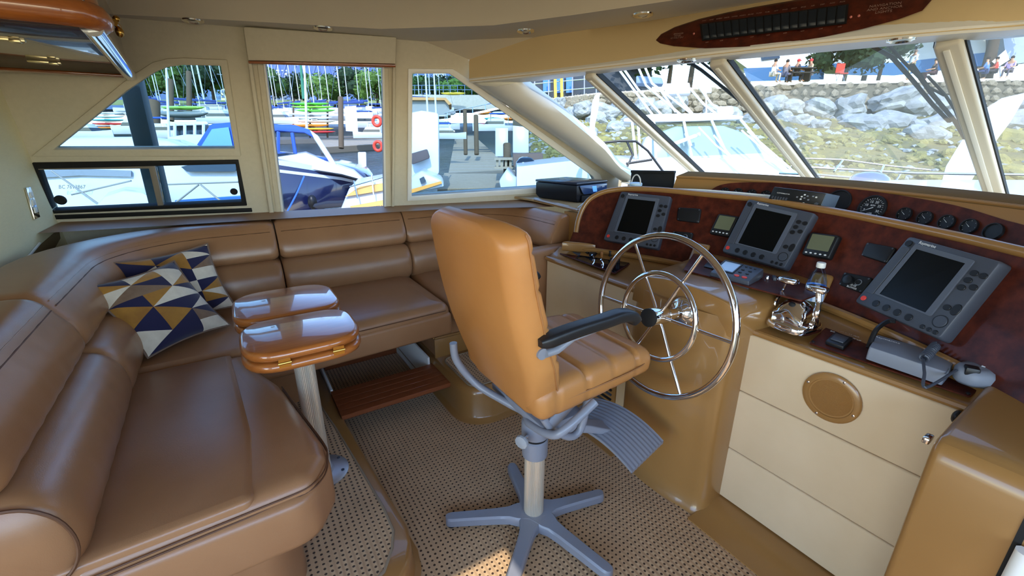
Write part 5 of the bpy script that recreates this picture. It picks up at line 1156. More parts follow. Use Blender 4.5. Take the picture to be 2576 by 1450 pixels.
# ---- people, tree trunks, boats ashore
SKIN = mat('skin', (196,146,112), .6)
def skinmesh(name, verts, edges, radii, mt, parent):
    me = bpy.data.meshes.new(name); me.from_pydata(verts, edges, []); o = bpy.data.objects.new(name, me); COL.objects.link(o); me.materials.append(mt)
    o.parent = parent; sk = o.modifiers.new('skin', 'SKIN'); o.modifiers.new('smooth', 'SUBSURF').levels = 1; o.modifiers['smooth'].render_levels = 1; sk.use_smooth_shade = True
    for d, r in zip(me.skin_vertices[0].data, radii): d.radius = (r, r)
    me.skin_vertices[0].data[0].use_root = True; return o
def person(label, loc, face, sit, shirt, legs, cap, hair=(40,30,24)):
    t_ = thing('person', label, 'person', loc); t_.rotation_euler = (0,0,face); h = .45 if sit else .92
    P = {'pel':(0,0,h),'sp':(.02,0,h+.25),'ch':(.04 if sit else .05,0,h+.45),'nk':(.06,0,h+.56),'hd':(.08,0,h+.66),'ht':(.09,0,h+.78)}
    for sg, s in ((1,'l'),(-1,'r')):
        P['sh'+s] = (.04,.17*sg,h+.46); P['el'+s] = (.12 if sit else .05,.23*sg,h+.20); P['wr'+s] = (.34 if sit else .16*sg,.16*sg,h+.18 if sit else h-.02); P['ha'+s] = (.42 if sit else .2*sg,.13*sg,h+.18 if sit else h-.1)
        if sit: P['hp'+s] = (.02,.10*sg,h); P['kn'+s] = (.42,.12*sg,h+.02); P['an'+s] = (.40,.12*sg,.08); P['ft'+s] = (.55,.13*sg,.04)
        else: P['hp'+s] = (0,.10*sg,h-.02); P['kn'+s] = (.10*sg,.11*sg,.49); P['an'+s] = (.16*sg-.05,.11*sg,.08); P['ft'+s] = (.16*sg+.12,.11*sg,.03)
    RD = {'pel':.12,'sp':.11,'ch':.13,'nk':.05,'hd':.085,'ht':.07,'sh':.055,'el':.042,'wr':.03,'ha':.035,'hp':.085,'kn':.058,'an':.038,'ft':.035}
    def mk(name, keys_, eds, mt, k=1.0): 
        ix = {q: i for i, q in enumerate(keys_)}; skinmesh(name, [P[q] for q in keys_], [(ix[a], ix[b]) for a, b in eds], [(RD.get(q) or RD[q[:2]])*k for q in keys_], mt, t_)
    ks = list(P); mk('body', ks, [('pel','sp'),('sp','ch'),('ch','nk'),('nk','hd'),('hd','ht')]+[e for s in 'lr' for e in (('ch','sh'+s),('sh'+s,'el'+s),('el'+s,'wr'+s),('wr'+s,'ha'+s),('pel','hp'+s),('hp'+s,'kn'+s),('kn'+s,'an'+s),('an'+s,'ft'+s))], SKIN)
    mk('shirt', ['sp','pel','ch','shl','shr','ell','elr'], [('pel','sp'),('sp','ch'),('ch','shl'),('ch','shr'),('shl','ell'),('shr','elr')], mat('shirt %d %d %d' % shirt, shirt, .8), 1.16)
    mk('trousers', ['pel','hpl','hpr','knl','knr','anl','anr'], [('pel','hpl'),('pel','hpr'),('hpl','knl'),('hpr','knr'),('knl','anl'),('knr','anr')], mat('cloth %d %d %d' % legs, legs, .8), 1.14)
    mb = MB(); c = V(P['hd'])+V((-.01,0,.06)); mb.ball(c, .10,.088,.095); 
    if cap: mb.cbox(c+V((.1,0,.0)), .1,.12,.02)
    ob = build(mb, 'cap' if cap else 'hair', mat('cap %d %d %d' % cap, cap, .7) if cap else mat('hair %d' % hair[0], hair, .8)); ob.parent = t_
    return t_
def gnd(u, v, dep): return atd(u, v, dep)
yawc = math.atan2(FH.y, FH.x)
for lb, u, v, dep, fc, sit, sh, lg, cp in (('seated person in a white shirt at the left end of the picnic table',1940,207,26,yawc-1.4,1,(232,232,236),(190,180,160),None), ('seated person in grey with bare legs at the picnic table',1970,208,26,yawc-1.2,1,(120,116,124),(90,96,120),None), ('seated person in dark jacket and red cap at the picnic table',1997,206,26.4,yawc-1.5,1,(52,56,70),(48,50,60),(208,44,44)),
    ('seated person in tan shirt and red cap at the table end',2034,205,26.6,yawc+1.6,1,(196,176,140),(120,118,120),(214,60,60)), ('walking person in a pale blue shirt beside the beached blue hull',2282,203,27,yawc-1.5,0,(212,224,244),(184,170,140),(120,100,84)), ('seated person in dark clothes under the beached blue hull',2345,203,27,yawc+1.2,1,(44,40,44),(70,44,48),None),
    ('seated person in a blue jacket right of the third windshield post',2474,200,26.5,yawc+.6,1,(92,128,196),(60,70,110),None), ('seated person in red near the tree trunk',2497,199,27,yawc+1,1,(214,72,56),(60,56,60),None), ('seated person in lilac shirt at the far right',2532,198,26.5,yawc+2,1,(186,160,214),(90,80,90),None)):
    p = gnd(u, v, dep); person(lb, p, fc, sit, sh, lg, cp)
pt = gnd(2005,206,26.2); tb = thing('picnic_table', 'dark picnic table on the lawn with four people seated', 'table', pt)
mb = MB(); mb.cbox(pt+V((0,0,.72)), 1.5,.8,.05, M.Rotation(yawc+1.57,3,'Z')); build(mb, 'top', mat('dark timber',(60,56,52),.8), tb)
for sg in (-1,1):
    mb = MB(); mb.cbox(pt+RT*(.55*sg)+V((0,0,.36)), .08,.6,.72, M.Rotation(yawc+1.57,3,'Z')); build(mb, 'leg', mat('dark timber',(60,56,52)), tb)
    mb = MB(); mb.cbox(pt+FH*(.6*sg)+V((0,0,.43)), 1.5,.26,.05, M.Rotation(yawc+1.57,3,'Z')); build(mb, 'bench', mat('dark timber',(60,56,52)), tb)
pt = gnd(2113,205,26); ch_ = thing('folding_chair', 'empty red folding chair on the lawn', 'chair', pt); rc = mat('red canvas',(214,66,50),.7); q = M.Rotation(yawc,3,'Z')
mb = MB(); mb.cbox(pt+V((0,0,.42)), .45,.5,.04, q); build(mb, 'seat', rc, ch_); mb = MB(); mb.cbox(pt+FH*.22+V((0,0,.75)), .04,.5,.5, q); build(mb, 'backrest', rc, ch_)
for a in (-1,1):
    for b in (-1,1): mb = MB(); mb.tube([pt+FH*(.2*a)+RT*(.22*b)+V((0,0,.42)), pt-FH*(.05*a)+RT*(.22*b)], .015, 6); build(mb, 'leg', STEEL, ch_)
pt = atd(2535,155,27); sg_ = thing('white_board', 'tilted white board standing beside the tree trunk ashore', 'board', pt); mb = MB(); xpr(mb, [(2495,155),(2530,125),(2540,150),(2512,168)], 27, .05); build(mb, 'panel', WHITE, sg_); mb = MB(); mb.tube([atd(2515,165,27.1), atd(2517,200,27.1)], .03, 6); build(mb, 'post', STEEL, sg_)
# boats propped ashore
def ashore(label, pxs, dep, th, mt, stripe=None):
    t_ = thing('beached_yacht', label, 'boat', atd(*pxs[0], dep)); mb = MB(); P_ = [atd(u,v,dep) for u, v in pxs]; c = sum(P_, V((0,0,0)))/len(P_)
    mb.loft([[p+FH*.0 for p in P_], [c+(p-c)*1.02+FH*th*.5 for p in P_], [c+(p-c)*.9+FH*th for p in P_]]); build(mb, 'hull', mt, t_, ang=30)
    if stripe:
        mb = MB(); xpr(mb, stripe, dep-.05, .04); build(mb, 'boot_stripe', mat('blue antifouling',(44,96,140),.6), t_)
    return t_
y1 = ashore('large white yacht hull with blue bottom propped on the lawn', [(2075,128),(2160,105),(2250,92),(2480,70),(2480,150),(2250,180),(2140,175),(2090,160)], 31, 3, mat('ashore hull grey',(176,182,180),.4), [(2085,160),(2250,158),(2480,132),(2480,165),(2250,190),(2130,188)])
for u in (2285,2215,2400): mb = MB(); xpr(mb, [(u,118-(u-2285)*.08),(u+22,116-(u-2285)*.08),(u+22,124-(u-2285)*.08),(u,126-(u-2285)*.08)], 30.95, .02); build(mb, 'porthole', GLZ, y1)
y2 = ashore('white motor yacht hull propped ashore left of the trees', [(1850,150),(1990,128),(2075,128),(2070,165),(1990,170),(1880,172)], 32, 3, HULLW, [(1870,172),(2075,164),(2072,200),(1880,205)])
mb = MB(); xpr(mb, [(1915,138),(1960,130),(1962,146),(1917,152)], 31.9, .05); build(mb, 'cabin_window', GLZ, y2)
y3 = ashore('grey hull propped ashore at the far right', [(2520,70),(2640,60),(2640,150),(2560,160),(2530,140)], 30, 3, mat('ashore hull grey2',(150,160,172),.4))
# shed with blue and yellow frames ashore, beyond the first windshield pane
sh_ = thing('boat_shed', 'dark open shed with blue panels and yellow posts above the seawall', 'shed', atd(1400,245,32))
mb = MB(); xpr(mb, [(1300,190),(1640,120),(1640,240),(1300,255)], 33.5, 3); build(mb, 'back_wall', mat('shed dark',(48,54,62),.8), sh_)
for u in (1366,1400,1424): mb = MB(); xpr(mb, [(u,196-(u-1366)*.1),(u+18,194-(u-1366)*.1),(u+18,232),(u,234)], 33, .2); build(mb, 'blue_panel', mat('blue panel',(40,104,200),.6), sh_)
for u in (1396,1412): mb = MB(); mb.tube([atd(u,180,31.5), atd(u+2,262,31.5)], .11, 8); build(mb, 'post', mat('yellow post',(214,168,60),.6), sh_)
for v in (205,228): mb = MB(); mb.tube([atd(1325,v+8,32), atd(1500,v-8,32)], .04, 6); build(mb, 'rail', STEEL, sh_)
for u in (1345,1380,1440,1470,1500): mb = MB(); mb.tube([atd(u,185,32), atd(u,262,32)], .05, 6); build(mb, 'frame_post', mat('grey steel',(120,124,130),.5), sh_)
# trees
def crown(seed, n, mt):
    r_ = random.Random(seed); mb = MB(); blobs = [(V((r_.uniform(-.6,.6), r_.uniform(-.6,.6), r_.uniform(-.45,.5))), r_.uniform(.35,.6)) for _ in range(11)]
    for c, r in blobs: mb.ball(c, r*.75, r*.75, r*.7, 8, 5)
    for _ in range(n):
        c, r = blobs[r_.randrange(11)]; d = V((r_.gauss(0,1), r_.gauss(0,1), r_.gauss(0,1))).normalized(); p = c+d*r*r_.uniform(.75,1.08); a = V((r_.gauss(0,1), r_.gauss(0,1), r_.gauss(0,1))).normalized(); b = d.cross(a).normalized(); s = r_.uniform(.05,.10)
        mb.add([p-a*s, p+b*s*.7, p+a*s, p-b*s*.7], [(0,1,2,3)])
    me = mb.mesh('crown_mesh', ang=None, weld=False); me.materials.append(mt); return me
CR = [crown(i, 1500, LEAF[i % 3]) for i in range(6)]
def tree(label, u, vb, vt, dep, wpx, k, grp=None):
    b = atd(u, vb, dep); t = atd(u, vt, dep); h = (t-b).length; w_ = wpx*dep/F/2; t_ = thing('tree', label, 'tree', b, grp)
    mb = MB(); mb.tube([V((0,0,-.5)), V((.02*h,0,h*.3)), V((0,.02*h,h*.7))], [h*.035,h*.028,h*.012], 8); build(mb, 'trunk', BARK).parent = t_
    o = bpy.data.objects.new('crown', CR[k % 6]); COL.objects.link(o); o.parent = t_; o.location = (0,0,h*.58); o.scale = (w_,w_,h*.5); o.rotation_euler = (0,0,k*1.3)
tree('dark leafy tree between the two beached hulls', 2120, 215, 60, 28.6, 150, 1); tree('leafy tree beside the beached blue hull', 2205, 215, 70, 28.2, 130, 4)
tree('tree beyond the tower of the white fishing boat', 1680, 225, 60, 34, 260, 4)
pt = atd(2478,203,27.5); t_ = thing('tree', 'tree with a thick dark leaning trunk right of the third windshield post', 'tree', pt)
mb = MB(); mb.tube([atd(2478,204,27.5), atd(2490,150,27.6), atd(2506,80,27.8), atd(2516,20,27.9)], [.35,.3,.26,.2], 10); build(mb, 'trunk', BARK, t_)
o = bpy.data.objects.new('crown', CR[1]); COL.objects.link(o); o.parent = t_; o.location = atd(2516,-20,27.9)-pt; o.scale = (3.4,3.4,2.6)
# ---- white fishing boat ahead
D0 = 11.0
fb = thing('fishing_boat', 'white fishing boat with tubular tower moored ahead', 'boat', atd(1700,440,D0))
mb = MB(); P_ = [(1300,420),(1480,400),(1650,402),(1800,398),(1930,405),(2020,440),(2010,475),(1700,520),(1300,520)]
pts = [atd(u,v,D0) for u, v in P_]; c = sum(pts, V((0,0,0)))/len(pts); mb.loft([pts, [p+FH*1.6+V((0,0,.05)) for p in pts], [c+(p-c)*.9+FH*3.2 for p in pts]]); build(mb, 'hull', HULLW, fb, ang=30)
mb = MB(); xpr(mb, [(1625,345),(1700,318),(1820,316),(1900,345),(1990,432),(1700,436),(1590,440)], D0+.3, 2.2); build(mb, 'foredeck', HULLW, fb, .05)
mb = MB(); xpr(mb, [(1570,298),(1640,287),(1800,284),(1872,292),(1868,300),(1750,305),(1600,308),(1568,306)], D0+.2, 2.4); build(mb, 'hardtop', HULLW, fb, .03)
gm = glass_mat('boat windscreen glass', (.62,.72,.70))
mb = MB(); mb.add([atd(1640,310,D0+.3), atd(1860,302,D0+.3), atd(1935,385,D0+.1), atd(1640,398,D0+.1)], [(0,1,2,3)]); build(mb, 'windscreen', gm, fb, ang=None)
for a, b in (((1645,306),(1650,400)),((1720,305),(1740,395)),((1790,303),(1830,392)),((1862,300),(1935,388)),((1590,306),(1600,400)),((1605,306),(1612,420))): mb = MB(); mb.tube([atd(*a,D0+.25), atd(*b,D0+.1)], .035, 8); build(mb, 'post', HULLW, fb)
mb = MB(); mb.tube([atd(1690,365,D0), atd(1760,338,D0)], .05, 8); mb.tube([atd(1725,335,D0), atd(1738,368,D0)], .04, 8); build(mb, 'cross_brace', HULLW, fb)
for pth in ([(1555,172),(1590,220),(1650,300)],[(1568,172),(1605,225),(1665,290)],[(1605,168),(1625,215),(1720,295)],[(1622,168),(1640,210),(1745,290)],[(1735,222),(1770,262),(1800,285)],[(1745,200),(1790,262),(1822,284)],[(1700,230),(1720,262),(1742,286)],[(1660,225),(1700,282)]):
    mb = MB(); mb.tube([atd(u,v,D0+.5) for u, v in pth], .03, 8); build(mb, 'tower_leg', HULLW, fb)
mb = MB(); xpr(mb, [(1672,210),(1735,208),(1738,235),(1672,238)], D0+.5, .8); build(mb, 'tower_console', HULLW, fb, .03)
mb = MB(); xpr(mb, [(1600,190),(1665,195),(1670,212),(1600,210)], D0+.6, .7); build(mb, 'tower_seat', mat('blue grey cushion',(110,130,150),.6), fb, .04)
mb = MB(); xpr(mb, [(1802,268),(1845,266),(1846,288),(1804,288)], D0+.6, .6); build(mb, 'radar_box', HULLW, fb, .05)
mb = MB(); xpr(mb, [(1766,222),(1790,221),(1790,233),(1768,234)], D0+.5, .2); mb.tube([atd(1776,234,D0+.5), atd(1777,285,D0+.5)], .02, 6); build(mb, 'searchlight', HULLW, fb)
for pth in ([(1757,320),(1800,365),(1885,432)],[(1795,340),(1860,420)],[(1865,328),(1930,385),(2010,440)],[(1880,330),(1990,425)]): mb = MB(); mb.tube([atd(u,v,D0-.2) for u, v in pth], .022, 8); build(mb, 'rod', mat('white fibreglass rod',(226,226,236),.4), fb)
for pth in ([(1508,360),(1560,355),(1600,356),(1630,380),(1668,432)],[(1578,358),(1592,390),(1575,425)],[(1575,412),(1640,402)]): mb = MB(); mb.tube([atd(u,v,9.5) for u, v in pth], .025, 8); build(mb, 'black_rail', BLACK, fb)
# tall white curved fins
for lb, px, dep in (('large white curved blade rising across the right of the windshield', [(2364,476),(2380,418),(2415,361),(2447,315),(2479,273),(2520,247),(2576,234),(2650,230),(2650,238),(2576,250),(2542,307),(2513,345),(2491,377),(2447,450),(2428,478)], 8.0), ('narrow white upright blade left of the fishing boat', [(1482,352),(1484,302),(1490,256),(1496,241),(1506,232),(1509,238),(1505,278),(1497,314),(1496,352)], 9.0)):
    t_ = thing('curved_blade', lb, 'blade', atd(*px[0], dep)); mb = MB(); xpr(mb, px, dep, .07); build(mb, 'blade', mat('pale blue white gelcoat', (206,220,240), .35), t_, .012)
    b = atd((px[0][0]+px[-1][0])/2, px[0][1], dep); mb = MB(); mb.tube([b+FH*.035, V((b.x,b.y,zw(b.x,b.y)))+FH*.035], .05, 8); build(mb, 'stem', STEEL, t_)
# ---- our own foredeck, rail and dome
fd = thing('foredeck', 'white foredeck of this boat seen over the dash', 'deck', (5.5,1.2,1.0))
mb = MB(); mb.prism([V((3.6,3.0,1.02)), V((4.2,-.8,1.02)), V((7.5,0.2,1.02)), V((8.6,1.3,1.02)), V((7.2,2.2,1.02)), V((5.0,2.9,1.02))], (0,0,.06)); build(mb, 'deck', HULLW, fd, .03)
def rail(px, dep0, dep1, r): n_ = len(px); return [atd(u,v,dep0+(dep1-dep0)*i/(n_-1)) for i, (u, v) in enumerate(px)], r
for px, a, b, r in (([(1990,418),(2100,425),(2300,436),(2576,440),(2700,440)],7,6.2,.018), ([(2000,398),(2120,402),(2240,418),(2340,428)],7.5,7,.014), ([(1960,436),(2060,440),(2200,452),(2330,470)],6.5,5.5,.014)):
    mb = MB(); p_, r_ = rail(px,a,b,r); mb.tube(p_, r_, 8); build(mb, 'rail', STEEL, fd)
for a, b in (((2120,404),(2098,432)),((2268,432),(2245,470)),((2224,416),(2215,436))): mb = MB(); mb.tube([atd(*a,6.7), atd(*b,6.4)], .013, 8); build(mb, 'stanchion', STEEL, fd)
o = atd(2186,458,5.6); t_ = thing('deck_dome', 'shiny blue grey dome on the foredeck', 'dome', o)
mb = MB(); mb.lathe([(.22,-.06),(.225,.0),(.20,.06),(.15,.10),(.08,.125),(.001,.13)], o, n=28); build(mb, 'dome', mat('smoked dome',(70,92,130),.06,coat=1), t_); mb = MB(); mb.lathe([(.24,-.12),(.24,-.05)], o, n=24); build(mb, 'base', HULLW, t_)
# windshield wipers on the glass
def pane(k, u, v, off=.035):
    n_ = (WT[k+1]-WT[k]).cross(WB[k]-WT[k]).normalized(); d = n_.dot(WT[k]); p = pln(u, v, n_, d); s = -1 if n_.dot(EYE-p) > 0 else 1; return p+n_*(s*off)
for lb, k, segs in (('black double windshield wiper on the starboard pane', 2, [[(2170,122),(2240,160),(2290,215),(2345,280),(2385,320)],[(2215,122),(2270,180),(2330,240),(2372,262)],[(2290,180),(2340,250),(2400,320),(2425,362)],[(2330,215),(2375,262),(2400,300),(2420,352)]]), ('black windshield wiper on the middle pane', 1, [[(1712,160),(1760,190),(1830,245),(1885,290)],[(1735,158),(1790,200),(1850,262),(1905,305)]])):
    t_ = thing('wiper', lb, 'wiper', pane(k, *segs[0][0]))
    for i, sg in enumerate(segs): mb = MB(); mb.tube([pane(k, u, v, .03+.012*(i % 2)) for u, v in sg], .012 if i % 2 == 0 else .008, 6, flat=.6); build(mb, 'wiper_arm' if i % 2 == 0 else 'wiper_blade', RUBBER, t_)
# ---- port side: docks
def dock(label, px, h=.5, th=.35, planks=0):
    P_ = [onw(u, v, h) for u, v in px]; t_ = thing('dock', label, 'dock', sum(P_, V((0,0,0)))/len(P_)); mb = MB(); mb.prism(P_, (0,0,-th)); build(mb, 'float', mat('dock float',(120,112,98),.9), t_)
    n_ = planks
    for i in range(n_):
        a, b = i/n_+.06/n_, (i+1)/n_-.06/n_; q = [P_[0].lerp(P_[3],a), P_[1].lerp(P_[2],a), P_[1].lerp(P_[2],b), P_[0].lerp(P_[3],b)]
        mb = MB(); mb.prism([p+V((0,0,.005)) for p in q], (0,0,.04)); build(mb, 'plank', DOCKW, t_)
    return t_
dock('plank walkway running away from the near dock', [(1146,340),(1190,340),(1300,440),(1128,440)], .5, .35, 34)
dock('wide near dock of weathered planks ahead of the port window', [(1118,438),(1500,420),(1600,470),(1100,478)], .5, .35, 14)
dock('low floating dock beyond the navy boat', [(800,352),(985,350),(985,362),(806,372)], .5, .5, 8)
dock('near pale finger dock below the door window', [(640,560),(900,520),(985,548),(985,600),(640,620)], .5, .3, 10)
dock('far floating dock under the kayak stack', [(120,352),(1040,340),(1040,346),(120,362)], .5, .5, 0)
def piling(lb, u, vt, vb, dep, wpx):
    mb = MB(); a, b = atd(u, vt, dep), atd(u+2, vb, dep); r = wpx*dep/F/2; mb.lathe([(r*.9,(a-b).length),(r,(a-b).length*.98),(r,0)][::-1], b+V((0,0,-1)), (a-b)); tag(build(mb, 'piling', PILE), lb, 'piling', 'timber pilings')
for a in (('tall timber piling left of the white sign in the door window',852,205,335,30,13), ('timber piling behind the slate post in the upper side window',375,205,335,24,26), ('distant piling right of the green canoe',468,150,262,40,12), ('dark piling left of the green canoe',420,165,270,34,14), ('thick piling at the head of the walkway',1168,230,345,26,10), ('second piling at the head of the walkway',1196,245,345,26,12), ('grey piling beside the white locker',1275,290,425,16,20)): piling(*a)
def lbox(name, label, cat, px, dep, th, mt, bevel=.02): mb = MB(); xpr(mb, px, dep, th); return tag(build(mb, name, mt, None, bevel), label, cat)
lbox('dock_locker', 'white dock locker beside the grey piling', 'locker', [(1246,322),(1278,322),(1278,394),(1246,394)], 17, 1.2, HULLW); lbox('dock_cabinet', 'white louvred cabinet right of the grey piling', 'locker', [(1290,316),(1330,320),(1330,385),(1290,385)], 17.5, 1.2, HULLW)
lbox('dock_box', 'brown wooden dock box on the near dock', 'box', [(1290,388),(1366,386),(1366,422),(1292,420)], 15, 1.4, mat('brown dock box',(112,92,82),.7))
pl_ = thing('pallet', 'timber crib around the foot of the grey piling', 'crib', atd(1275,420,15.6))
for i in range(5): mb = MB(); xpr(mb, [(1248+i*11,400),(1254+i*11,400),(1254+i*11,424),(1248+i*11,424)], 15.6, .08); build(mb, 'slat', DOCKW, pl_)
for v in (400,422): mb = MB(); xpr(mb, [(1244,v-2),(1304,v-2),(1304,v+3),(1244,v+3)], 15.5, .8); build(mb, 'rail', DOCKW, pl_)
ob = thing('outboard_motor', 'black outboard motor with white stripes behind the printer', 'outboard motor', atd(1322,450,12.5))
mb = MB(); c = atd(1322,425,12.5); mb.loft([[c+RT*(x*k)+FH*(y*k)+V((0,0,z)) for x, y in rrect(.30,.42,.12,4)] for k, z in ((.7,-.25),(1,-.15),(1.02,.05),(.9,.2),(.6,.3),(.3,.33))]); build(mb, 'cowling', mat('outboard black',(24,30,40),.15,coat=.8), ob, ang=60)
for i in (-1,1): mb = MB(); mb.cbox(c-FH*.40+RT*(.08*i)+V((0,0,.1)), .05,.05,.2, M.Rotation(yawc,3,'Z')); build(mb, 'stripe', WHITE, ob)
mb = MB(); mb.cbox(c+V((0,0,-.6)), .2,.25,.8, M.Rotation(yawc,3,'Z')); build(mb, 'leg', BLACK, ob, .03)
lbox('white_dinghy', 'white dinghy bow beside the outboard motor', 'boat', [(1255,455),(1275,425),(1290,440),(1320,462),(1320,480),(1260,480)], 12, 1.2, HULLW, .05)
lbox('white_skiff', 'white and blue skiff bow beyond the printer', 'boat', [(1400,440),(1440,412),(1470,425),(1500,445),(1480,460),(1400,460)], 14, 1.5, HULLW, .05)
# white covered boat left of the walkway
wc = thing('covered_boat', 'tall white tarp covered boat left of the walkway', 'boat', atd(1070,440,14)); mb = MB(); xpr(mb, [(1030,284),(1060,278),(1104,284),(1106,440),(1030,452)], 14, 3); build(mb, 'tarp', mat('white tarp',(226,228,232),.7,bump=(2,.4,.1)), wc, .1)
mb = MB(); xpr(mb, [(1030,388),(1075,375),(1082,398),(1036,415)], 13.6, .3); build(mb, 'boom_cover', mat('brown canvas',(96,84,84),.8), wc, .05)
mb = MB(); xpr(mb, [(1030,450),(1060,430),(1110,452),(1118,470),(1030,490)], 12.5, 1.5); build(mb, 'bow', HULLW, wc, .05); mb = MB(); xpr(mb, [(1055,450),(1066,444),(1072,456),(1060,464)], 12.4, .05); build(mb, 'hatch', GLZ, wc)
mb = MB(); xpr(mb, [(1030,478),(1110,456),(1112,462),(1030,488)], 12.4, .06); build(mb, 'orange_stripe', mat('orange stripe',(232,160,60),.5), wc)
bh = thing('boathouse', 'low grey boathouse with tan roof edge behind the covered boat', 'building', atd(1080,290,40)); mb = MB(); xpr(mb, [(1030,252),(1126,254),(1134,290),(1030,295)], 40, 6); build(mb, 'walls', mat('grey siding',(150,152,150),.8), bh); mb = MB(); xpr(mb, [(1024,244),(1122,246),(1136,262),(1128,264),(1118,252),(1024,252)], 39.6, 7); build(mb, 'roof', mat('tan roof edge',(196,150,96),.8), bh)
qy = thing('quay_wall', 'pale concrete quay with railing behind the boathouse', 'wall', atd(1120,260,60)); mb = MB(); xpr(mb, [(1020,238),(1420,240),(1420,275),(1020,275)], 60, 3); build(mb, 'wall', CONC, qy)
for i in range(22): mb = MB(); u = 1025+i*18; mb.tube([atd(u,214,60), atd(u,238,60)], .05, 5); build(mb, 'rail_post', mat('blue grey rail',(96,120,150),.5), qy)
for v in (215,226): mb = MB(); mb.tube([atd(1020,v,60), atd(1420,v,60)], .05, 5); build(mb, 'rail', mat('blue grey rail',(96,120,150)), qy)
gw = thing('gangway', 'sloping metal gangway down to the walkway', 'gangway', atd(1200,320,32))
mb = MB(); mb.loft([[atd(1118,300,32)+V((0,0,0)), atd(1118,300,33.5), atd(1118,305,33.5), atd(1118,305,32)], [atd(1290,262,32), atd(1290,262,33.5), atd(1290,267,33.5), atd(1290,267,32)]]); build(mb, 'ramp', STEEL, gw); mb = MB(); mb.tube([atd(1118,285,32), atd(1290,248,32)], .04, 6); build(mb, 'handrail', STEEL, gw)
for i in range(6): u = 1125+i*32; mb = MB(); mb.tube([atd(u,284-i*6.9,32), atd(u,300-i*7,32)], .03, 5); build(mb, 'baluster', STEEL, gw)
# ---- kayaks
KC = {'green':(96,196,60),'lime':(150,214,80),'white':(226,230,228),'orange':(236,140,50),'yellow':(232,206,60),'red':(206,60,60),'grey':(120,130,128),'teal':(60,170,170)}
def kayak(label, u, v, dep, wpx, hpx, col, grp):
    mb = MB(); L2 = wpx*dep/F/2; hh = max(.08, hpx*dep/F/2); c = atd(u, v, dep); rings = []
    for i in range(13):
        t = -1+2*i/12; k = max(.02, (1-abs(t)**2.4)); rings.append([c+RT*(L2*t)+FH*(.36*k*math.cos(a))+V((0,0,hh*k**.6*math.sin(a)+.12*abs(t)**3*hh*4)) for a in [2*math.pi*j/10 for j in range(10)]])
    t_ = thing('kayak', label, 'kayak', c, grp); mb.loft(rings); build(mb, 'hull', mat('kayak '+col, KC[col], .35, coat=.3), t_, ang=60)
    mb = MB(); mb.lathe([(L2*.16,0),(L2*.15,.03),(L2*.13,.03)], c+V((0,0,hh*.9)), n=12); build(mb, 'cockpit_rim', BLACK, t_)
stack = [('green',262),('lime',270),('green',279),('white',288),('white',297),('white',306),('orange',316),('yellow',325),('red',333)]
ordn = ('topmost','second','third','fourth','fifth','sixth','seventh','eighth','lowest')
for i, (c, v) in enumerate(stack): kayak('%s kayak, %s in the stack seen through the door window' % (c, ordn[i]), 778+(i % 3)*8, v, 34, 100+8*(i % 2), 7, c, 'stacked kayaks')
rk = thing('kayak_rack', 'timber rack carrying the kayak stack on the far dock', 'rack', atd(780,340,34.5))
for u in (738,780,824): mb = MB(); mb.tube([atd(u,255,34.9), atd(u,346,34.9)], .08, 6); build(mb, 'upright', PILE, rk)
kayak('long green canoe lying on the grey boat in the upper side window', 460,272,26,112,10,'lime','canoes'); kayak('grey canoe below the green canoe', 460,288,26,130,17,'grey','canoes')
for i, (c, v) in enumerate((('white',285),('white',294),('teal',303),('red',312),('orange',322),('teal',331))): kayak('%s paddle board in the low stack left of the slate post, %s down' % (c, ordn[i] if i < 5 else 'sixth'), 268+i*2, v, 40, 90, 6, c, 'stacked paddle boards')
kayak('yellow kayak on the quay railing', 1140,236,58,62,7,'yellow','quay kayaks')
for i, (u, v, c) in enumerate(((1215,285,'orange'),(1240,300,'teal'),(1225,315,'red'),(1260,285,'white'),(1285,300,'orange'))): kayak('%s kayak among the clutter beyond the gangway, number of five near it' % c if False else '%s kayak in the clutter at the gangway, %s one' % (c, ('uppermost left','upper middle','lower','white','rightmost')[i]), u, v, 36, 44, 8, c, 'gangway kayaks')
# ---- moored boats to port
nb = thing('navy_cruiser', 'navy hulled express cruiser with blue canvas moored alongside', 'boat', atd(760,540,12.5))
sh_px = [(560,388),(680,402),(780,418),(860,432),(905,446),(936,468)]; wl_px = [(560,590),(700,556),(790,534),(860,512),(905,492),(934,474)]; dp = [11.5,11.9,12.3,12.8,13.2,13.6]
rings = []
for i in range(6):
    a, b = atd(*sh_px[i], dp[i]), atd(*wl_px[i], dp[i]); k = (3.2,3.2,3.1,2.4,1.3,.1)[i]; md = a.lerp(b,.45)-FH*.06
    rings.append([a, md, b+FH*.25, b+FH*k*.8, a+FH*k, a+FH*k*.5+V((0,0,.06))])
mb = MB(); mb.loft(rings); build(mb, 'hull', HULLN, nb, ang=50)
mb = MB(); mb.loft([[atd(*sh_px[i],dp[i])+V((0,0,.03))-FH*.03, atd(*sh_px[i],dp[i])+V((0,0,-.10))-FH*.06, atd(*sh_px[i],dp[i])+V((0,0,-.10))+FH*.1, atd(*sh_px[i],dp[i])+V((0,0,.03))+FH*.1] for i in range(6)]); build(mb, 'rub_rail', STEEL, nb)
mb = MB(); mb.loft([[atd(sh_px[i][0],sh_px[i][1]+30-4*i,dp[i])-FH*.05+V((0,0,.05)), atd(sh_px[i][0],sh_px[i][1]+30-4*i,dp[i])-FH*.07-V((0,0,.03)), atd(sh_px[i][0],sh_px[i][1]+30-4*i,dp[i])+FH*.1] for i in range(5)]); build(mb, 'hull_stripe', HULLW, nb)
